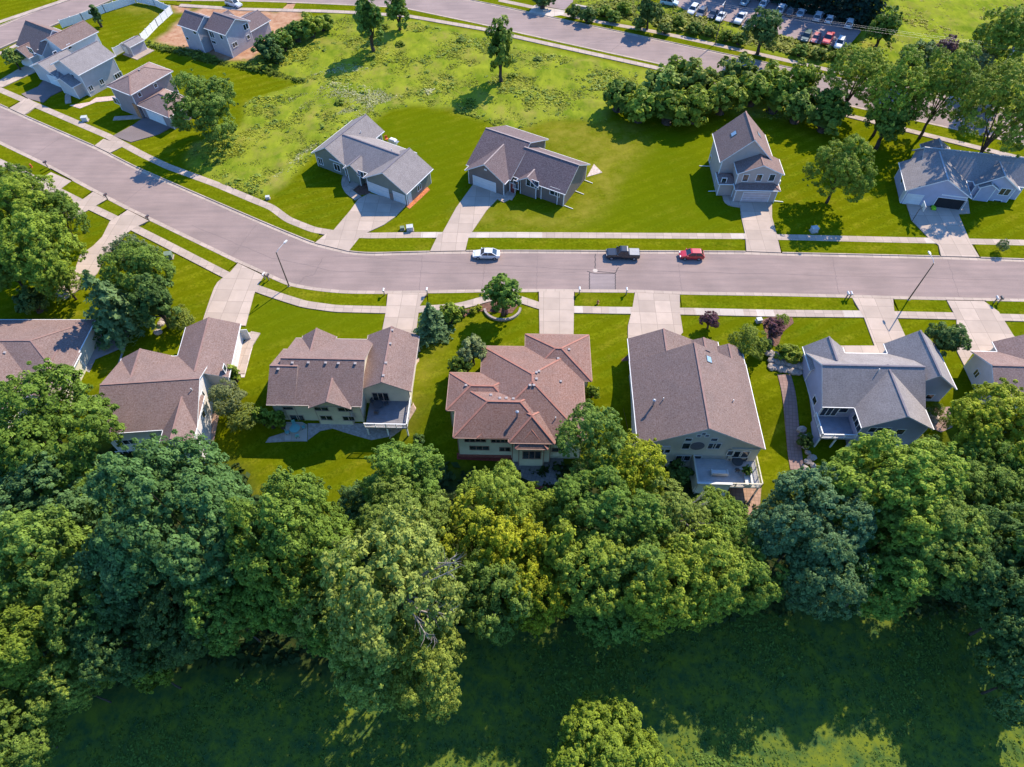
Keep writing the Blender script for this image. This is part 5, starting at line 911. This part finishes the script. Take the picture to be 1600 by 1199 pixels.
# ------------------------------------------------------------------ street furniture
def lamp(base, hgt, arm, label):
    b = G(*base); root = empty('street_lamp', b, 0, label, 'street lamp', 'street lamps'); a = np.array(arm)
    m = MB(); m.tube([(0, 0, -.2), (0, 0, .5), (0, 0, hgt)], [.14, .11, .075], 10); m.build('pole', M_dkmetal, root)
    m = MB(); m.tube([(0, 0, hgt - .1), (a[0] * .3, a[1] * .3, hgt + .12), (a[0], a[1], hgt + .2)], .045, 8); m.build('arm', M_metal, root)
    e = np.array([a[0], a[1], hgt + .2]); d = np.array([a[0], a[1], 0]) / np.hypot(*a); s = np.array([-d[1], d[0], 0])
    m = MB(); m.loft([[e + d * x + s * y * w_ + np.array([0, 0, z * t_]) for y, z in ((-1, -1), (1, -1), (.7, 1), (-.7, 1))] for x, w_, t_ in ((-.2, .06, .05), (.05, .17, .09), (.5, .17, .08), (.7, .08, .04))]); m.build('lamp_head', plain('lamp_housing', (.55, .54, .52), .4), root)
    m = MB(); c = e + d * .28; m.loft([[c + d * x * .18 * f + s * y * .12 * f + np.array([0, 0, z]) for x, y in ((-1, -1), (1, -1), (1, 1), (-1, 1))] for z, f in ((-.15, .6), (-.085, 1))]); m.build('lens', M_lamp, root)
    b2 = MB(); b2.box(-.22, .22, -.22, .22, -.1, .16); b2.build('base', M_conc, root)
q0 = P(444, 379, 7.9) - P(431, 394, 7.7); lamp((452, 448), 7.6, q0[:2], 'bronze street lamp by the wide left driveway, leaning over the bend')
q0 = P(1455, 397, 8.5) - P(1461, 411, 8.3); lamp((1419, 469), 8.2, q0[:2], 'street lamp whose long shadow falls on the right hand driveway')
lamp((1117, 70), 10.0, (-1.0, -2.2), 'tall street lamp between upper road and car park')
M_post = plain('mailbox_post', (.24, .20, .17), .8); M_mail = plain('mailbox_metal', (.06, .06, .065), .4, .5); M_mailw = plain('light_mailbox', (.62, .6, .57), .5)
def mailbox(px, py, mat, label, rz):
    root = empty('mailbox', G(px, py) + np.array([0, 0, .05]), R(rz), label, 'mailbox', 'kerbside mailboxes')
    m = MB(); m.box(-.07, .07, -.07, .07, -.2, 1.05); m.build('post', M_post, root); m = MB(); m.bar((0, -.25, .8), (0, .32, 1.02), .07); m.build('brace', M_post, root)
    m = MB(); m.loft([[(.17 * math.cos(a) * 1.0, y, 1.2 + max(-.12, .19 * math.sin(a))) for a in np.linspace(0, 2 * math.pi, 12, endpoint=False)] for y in (-.3, .38)]); b_ = m.build('box', mat, root)
    m = MB(); m.box(.175, .2, -.05, .02, 1.18, 1.42); m.build('flag', plain('red_flag', (.5, .03, .03), .5), b_)
for px, py, mt, lab, rz in ((75, 262, M_mail, 'dark mailbox by the first driveway mouth at the left edge', -30), (169, 313, M_mail, 'dark mailbox on the small square verge between two left driveways', -30), (234, 347, M_mail, 'dark mailbox at the upper corner of the long left verge', -30), (415, 437, M_mailw, 'pale mailbox of the pair by the left street lamp', -20), (421, 439, M_mail, 'dark mailbox of the pair by the left street lamp', -20), (601, 462, M_mailw, 'white topped mailbox on the verge end left of the spruce driveway', 0), (668, 461, M_mailw, 'pale mailbox on the kerb above the blue spruce', 0), (905, 460, M_mailw, 'mailbox left of the hydrant on the short middle verge', 0), (978, 461, M_mailw, 'light coloured mailbox right of the hydrant on the short middle verge', 0), (1321, 467, M_mailw, 'left mailbox of the pair before the lavender grey house drive', 0), (1326, 467, M_mailw, 'right mailbox of the pair before the lavender grey house drive', 0), (1552, 474, M_mailw, 'pale mailbox of the pair past the wide right driveway', 0), (1559, 474, M_mail, 'dark mailbox of the pair past the wide right driveway', 0)): mailbox(px, py, mt, lab, rz)
def hydrant(px, py, mat, label):
    root = empty('fire_hydrant', G(px, py) + np.array([0, 0, .05]), 0, label, 'fire hydrant', 'fire hydrants'); m = MB(); m.tube([(0, 0, -.1), (0, 0, .05), (0, 0, .06), (0, 0, .62)], [.2, .2, .14, .13], 12); m.build('barrel', mat, root)
    m = MB(); m.tube([(0, 0, .62), (0, 0, .66), (0, 0, .76), (0, 0, .84)], [.18, .18, .11, .04], 12); m.build('bonnet', mat, root)
    for s in (-1, 1): m = MB(); m.tube([(s * .1, 0, .45), (s * .26, 0, .45)], .07, 10); m.build('outlet', mat, root)
hydrant(50, 262, plain('orange_red_paint', (.62, .13, .05), .5), 'orange red fire hydrant on the verge at the left edge'); hydrant(934, 475, plain('rust_orange_paint', (.40, .17, .07), .5), 'rusty orange fire hydrant on the short middle verge')
def ubox(px, py, s, mat, label):
    root = empty('utility_box', G(px, py), R(10), label, 'utility box'); m = MB(); m.box(-s * .6, s * .6, -s * .5, s * .5, -.1, .12); m.build('pad', M_conc, root)
    m = MB(); m.loft([[(x * s * .5, y * s * .42, z) for x, y in ((-1, -1), (1, -1), (1, 1), (-1, 1))] for z in (.12, s * .8)]); m.build('cabinet', mat, root, bevel=.03); m = MB(); m.slab([(-s * .54, -s * .46), (s * .54, -s * .46), (s * .54, s * .46), (-s * .54, s * .46)], s * .8, s * .88); m.build('lid', mat, root)
M_util = plain('utility_green', (.16, .21, .14), .6); M_utilg = plain('utility_grey', (.46, .48, .48), .6)
ubox(265, 403, 1.2, M_util, 'green utility box on the lawn by the left pavement'); ubox(641, 360, 1.1, M_utilg, 'grey utility box on the lawn by the bend pavement'); ubox(629, 359, .7, M_util, 'small green utility pedestal left of the grey utility box'); ubox(134, 189, 1.1, M_utilg, 'grey utility box by the angled pavement, left of asphalt drive'); ubox(1271, 362, 1.1, M_utilg, 'utility box in the tree shade by the far pavement'); ubox(419, 311, .7, M_utilg, 'small pale utility pedestal on the bend lawn corner'); ubox(1185, 503, .8, M_utilg, 'small grey utility box by the light airy young tree')
# fences
def fence(pts, label, group='white fence runs'):
    w_ = W(pts); root = empty('vinyl_fence', w_[0], 0, label, 'fence', group); mbp = MB(); L = 0
    for a, b_ in zip(w_[:-1], w_[1:]):
        n = max(1, int(round(np.linalg.norm(b_ - a) / 2.4)))
        for i in range(n + 1):
            q = a + (b_ - a) * i / n - w_[0]; m = MB(); m.box(q[0] - .07, q[0] + .07, q[1] - .07, q[1] + .07, -.2, 1.9); m.loft([[(q[0] + x * s, q[1] + y * s, z) for x, y in ((-1, -1), (1, -1), (1, 1), (-1, 1))] for z, s in ((1.9, .1), (1.94, .1), (2.02, .02))]); m.build('post', M_white, root)
        mbp.bar(a - w_[0] + [0, 0, .92], b_ - w_[0] + [0, 0, .92], .05, 1.64); mbp.bar(a - w_[0] + [0, 0, 1.76], b_ - w_[0] + [0, 0, 1.76], .09, .12); mbp.bar(a - w_[0] + [0, 0, .12], b_ - w_[0] + [0, 0, .12], .09, .14)
    mbp.build('panel', M_white, root)
fence([(98, 44), (131, 33), (165, 20), (212, 5)], 'white fence run along the side street'); fence([(214, 4), (243, 10), (268, 21)], 'white fence run on the upper road side of the brown topped lawn'); fence([(270, 21), (247, 42), (224, 66)], 'bright white fence run between green yard and dirt lot'); fence([(196, 80), (181, 88)], 'short white fence piece left of the shed')
# power pole and wires
b = G(1546, 137); root = empty('utility_pole', b, 0, 'wooden power pole with a white top standing by the pale thicket', 'power pole'); m = MB(); m.tube([(0, 0, -.3), (0, 0, 9.0)], [.17, .12], 10); m.build('pole', M_wood, root)
m = MB(); m.bar((-.4, -1.1, 8.5), (.4, 1.1, 8.5), .12, .14); m.build('crossarm', M_wood, root)
for y in (-1, 0, 1): m = MB(); m.tube([(.36 * y, y, 8.55), (.36 * y, y, 8.85)], .06, 8); m.build('insulator', M_offwhite, root)
m = MB(); m.tube([(.22, .0, 7.2), (.22, .0, 8.0)], .18, 10); m.build('transformer', M_metal, root)
for i, (y, z, lab) in enumerate(((-1, 8.85, 'front power line crossing the rough grass'), (0, 8.95, 'middle power line crossing the rough grass'), (1, 8.85, 'rear power line crossing the rough grass'))):
    o_ = np.array([b[0] + .36 * y, b[1] + y, b[2] + z]); m = MB()
    for ang, L in ((160, 90), (-24, 70)):
        m.tube([o_ + np.array([math.cos(R(ang)) * L * t, math.sin(R(ang)) * L * t, -3.2 * t * (1 - t) * 1.0]) for t in np.linspace(0, 1, 18)], .009, 5)
    tag(m.build('power_line', plain('bright_cable', (.36, .36, .36), .4, .5, .5)), lab, 'power line', 'overhead power lines')
# basketball hoop, ring wall, boulders, yard things
b = G(1425, 346); root = empty('basketball_hoop', b, R(-10), 'basketball hoop with white backboard beside the open garage driveway', 'basketball hoop')
m = MB(); m.tube([(0, 0, 0), (0, 0, 2.6), (.5, .3, 3.1)], .06, 8); m.build('pole', M_dkmetal, root); m = MB(); m.box(.5, .56, -.6, 1.2, 2.7, 3.75); m.build('backboard', M_white, root)
m = MB(); m.tube([(.8 + .23 * math.cos(a), .3 + .23 * math.sin(a), 3.0) for a in np.linspace(0, 6.283, 17)], .02, 6, cap=False); m.build('rim', plain('orange_rim', (.6, .15, .03), .5), root)
b = G(785, 482); root = empty('planter_ring', b, 0, 'curved stone edging wall round the flower bed tree', 'stone edging'); rg = random.Random(2)
m = MB(); n = 34
for i in range(n):
    a0 = R(188 + 168 * i / n); a1 = R(188 + 168 * (i + .93) / n); m.slab([(r_ * math.cos(a), r_ * .92 * math.sin(a)) for r_, a in ((2.75, a0), (3.1, a0), (3.1, a1), (2.75, a1))], -.1, .38 + rg.uniform(-.02, .02))
m.build('block', plain('pale_stone_block', (.34, .28, .25), .85), root)
def boulder(px, py, s, lab, grp, seed, zz=0.0):
    rg = np.random.default_rng(seed); m = MB(); rings = []
    for j, (z, f) in enumerate(((-.5, .7), (-.2, 1), (.2, .95), (.42, .62), (.5, .2))): rings.append([(f * (1 + rg.normal() * .1) * math.cos(a), f * .8 * (1 + rg.normal() * .1) * math.sin(a), z + rg.normal() * .05) for a in np.linspace(0, 6.283, 8, endpoint=False)])
    m.loft(rings); o = m.build('boulder', M_rock); o.location = G(px, py) + np.array([0, 0, .2 * s + zz]); o.scale = (s, s, s); o.rotation_euler = (0, 0, rg.uniform(0, 6)); tag(o, lab, 'boulder', grp)
k = 0
for row, (a, b_) in enumerate((((1198, 556), (1248, 566)), ((1202, 565), (1250, 575)), ((1205, 574), (1250, 583)))):
    for i in range(9):
        t = (i + .5 * (row % 2)) / 8.5; boulder(a[0] + (b_[0] - a[0]) * t, a[1] + (b_[1] - a[1]) * t, .62 + .25 * ((k * 37) % 10) / 10, 'rough boulder stacked in the retaining wall beside the lavender grey house', 'boulders of the retaining wall', k, .5 - row * .25); k += 1
for px, py in ((1252, 672), (1256, 684), (1258, 698), (1262, 708), (1268, 716), (1262, 722), (1270, 728), (1258, 733)): boulder(px, py, .5 + .25 * ((k * 37) % 10) / 10, 'boulder lining the lower end of the brown paved side path', 'boulders along the side path', k); k += 1
for px, py in ((252, 507), (247, 520), (257, 500)): boulder(px, py, .7, 'pinkish boulder under the blue green conifer by the brown roof', 'boulders under the conifer', k); k += 1
for px, py in ((1455, 648), (1460, 655)): boulder(px, py, .8, 'pale boulder in the pinkish mulch bed', 'boulders in the mulch bed', k); k += 1
def table_set(p, z, colr, label, chairs):
    root = empty('patio_table', (p[0], p[1], z), .3, label, 'table'); m = MB(); m.tube([(0, 0, .7), (0, 0, .75)], .75, 20); m.build('tabletop', colr, root); m = MB(); m.tube([(0, 0, 0), (0, 0, .7)], [.2, .05], 10); m.build('leg', M_dkmetal, root)
    for i in range(chairs):
        a = i * 6.283 / chairs + .4; c = empty('patio_chair', (p[0] + 1.15 * math.cos(a), p[1] + 1.15 * math.sin(a), z), a + math.pi / 2, 'patio chair pulled up round the ' + label, 'chair', 'chairs round the ' + label)
        m = MB(); m.box(-.25, .25, -.25, .25, .4, .46); m.build('seat', colr, c); m = MB(); m.box(-.25, .25, -.27, -.22, .46, .95); m.build('backrest', colr, c)
        for sx in (-1, 1):
            for sy in (-1, 1): m = MB(); m.box(sx * .21 - .025, sx * .21 + .025, sy * .21 - .025, sy * .21 + .025, 0, .4); m.build('leg', M_dkmetal, c)
g = G(463, 674); table_set(g, g[2] + .07, plain('teal_metal', (.22, .50, .47), .5), 'round teal table on the shaded concrete patio', 4)
g = P(1150, 725, -.3); table_set(g, -.3, plain('dark_wicker', (.10, .09, .085), .7), 'dark round table on the walled terrace', 3)
g = P(592, 636, .15); table_set(g, .15, plain('dark_steel', (.07, .07, .075), .5), 'dark table on the raised back deck', 3)
g = G(1143, 190); 
def lounge(px, py, z, rz, label, mat):
    p = P(px, py, z + .3); root = empty('patio_sofa', (p[0], p[1], z), R(rz), label, 'sofa'); m = MB(); m.box(-1.0, 1.0, -.4, .4, .12, .42); m.build('seat', mat, root, bevel=.04); m = MB(); m.box(-1.0, 1.0, -.42, -.25, .42, .85); m.build('backrest', mat, root, bevel=.04)
    for s in (-1, 1): m = MB(); m.box(s * 1.05 - .1, s * 1.05 + .1, -.42, .4, .12, .62); m.build('armrest', mat, root, bevel=.03)
    m = MB(); [m.box(x - .05, x + .05, y - .05, y + .05, 0, .12) for x in (-.9, .9) for y in (-.3, .3)]; m.build('leg', M_dkmetal, root)
lounge(1124, 739, -.3, -2, 'white outdoor sofa against the terrace wall', M_white); lounge(1168, 748, -.3, 85, 'pale sofa on the sunlit corner of the terrace', M_offwhite)
p = P(1165, 738, .1); root = empty('potted_plant', (p[0], p[1], -.3), 0, 'leafy potted plant on the sunlit side of the terrace', 'potted plant'); m = MB(); m.tube([(0, 0, 0), (0, 0, .5)], [.22, .32], 12); m.build('pot', plain('terracotta', (.36, .16, .09), .8), root)
c = link('foliage', PROTO['shrub'][0][0], root); c.location = (0, 0, .95); c.scale = (.62,) * 3; c.color = (*COLS['g'], 1)
p = P(614, 221, .6); root = empty('patio_grill', (p[0], p[1], 0), R(-29), 'white covered grill behind the grey green house', 'grill'); m = MB(); m.loft([[(x * a, y * a * .6, z) for x, y in ((-1, -1), (1, -1), (1, 1), (-1, 1))] for z, a in ((.02, .75), (.9, .8), (1.15, .6), (1.22, .2))]); m.build('cover', M_white, root); m = MB(); m.box(.82, 1.4, -.3, .3, .8, .86); m.build('side_shelf', M_metal, root)
p = P(604, 217, .4); root = empty('garden_chair', (p[0], p[1], 0), R(30), 'orange garden chair behind the grey green house', 'chair'); om = plain('orange_plastic', (.62, .15, .05), .5); m = MB(); m.box(-.3, .3, -.3, .3, .36, .44); m.build('seat', om, root); m = MB(); m.box(-.3, .3, .24, .32, .44, 1.0); m.build('backrest', om, root)
for s in (-1, 1):
    for y in (-.26, .26): m = MB(); m.box(s * .26 - .03, s * .26 + .03, y - .03, y + .03, 0, .36); m.build('leg', om, root)
p = P(1459, 324, .4); root = empty('toy_car', (p[0], p[1], 0), R(75), 'lime green ride on toy at the open garage doorway', 'toy'); lm = plain('lime_plastic', (.28, .62, .02), .4); m = MB(); m.loft([[(x, y * w_, z) for y, z in ((-1, .2), (1, .2), (.8, h_), (-.8, h_))] for x, w_, h_ in ((-.65, .32, .5), (-.5, .4, .62), (.05, .4, .6), (.2, .38, .45), (.65, .3, .4))]); m.build('body', lm, root, bevel=.03)
for x in (-.42, .42):
    for s in (-1, 1): m = MB(); m.tube([(x, s * .3, .17), (x, s * .44, .17)], .17, 12); m.build('wheel', M_black, root)
p = G(882, 26); root = empty('entrance_sign', G(907, 17), R(-20), 'low stone entrance sign in the dark shrubs by the car park drive', 'sign'); m = MB(); m.box(-1.6, 1.6, -.25, .25, -.1, 1.1); m.build('panel', plain('grey_sign_stone', (.30, .31, .36), .8), root); m = MB(); m.box(-1.75, 1.75, -.35, .35, 1.1, 1.25); m.build('cap', M_conc2, root); 
for px, py, r_, lab in ((896, 18, 11, 'dark shrub left of the low entrance sign'), (918, 24, 12, 'dark shrub in front right of the low entrance sign'), (848, -2, 16, 'dark clipped shrub at the left of the car park drive')): tree(px, py, r_, 'shrub', 'd', lab, None, .9)
for i, (px, py) in enumerate(((945, 18), (960, 26), (1000, 38), (1060, 34), (1085, 45), (1110, 48), (1135, 56), (1155, 62), (1040, 45), (975, 12), (1250, 80), (1280, 84), (1310, 86))): tree(px, py, 11 + (i * 5) % 5, 'shrub', 'lgo'[i % 3], 'low leafy bush in the weedy strip between road and car park', 'weedy strip bushes', .75)
for i, (px, py) in enumerate(((600, 42), (625, 68), (720, 62), (735, 158), (800, 118), (840, 92), (530, 160))): tree(px, py, 7 + (i * 5) % 5, 'shrub', 'llo'[i % 3], 'low weedy bush scattered in the tall meadow', 'meadow bushes', .45)
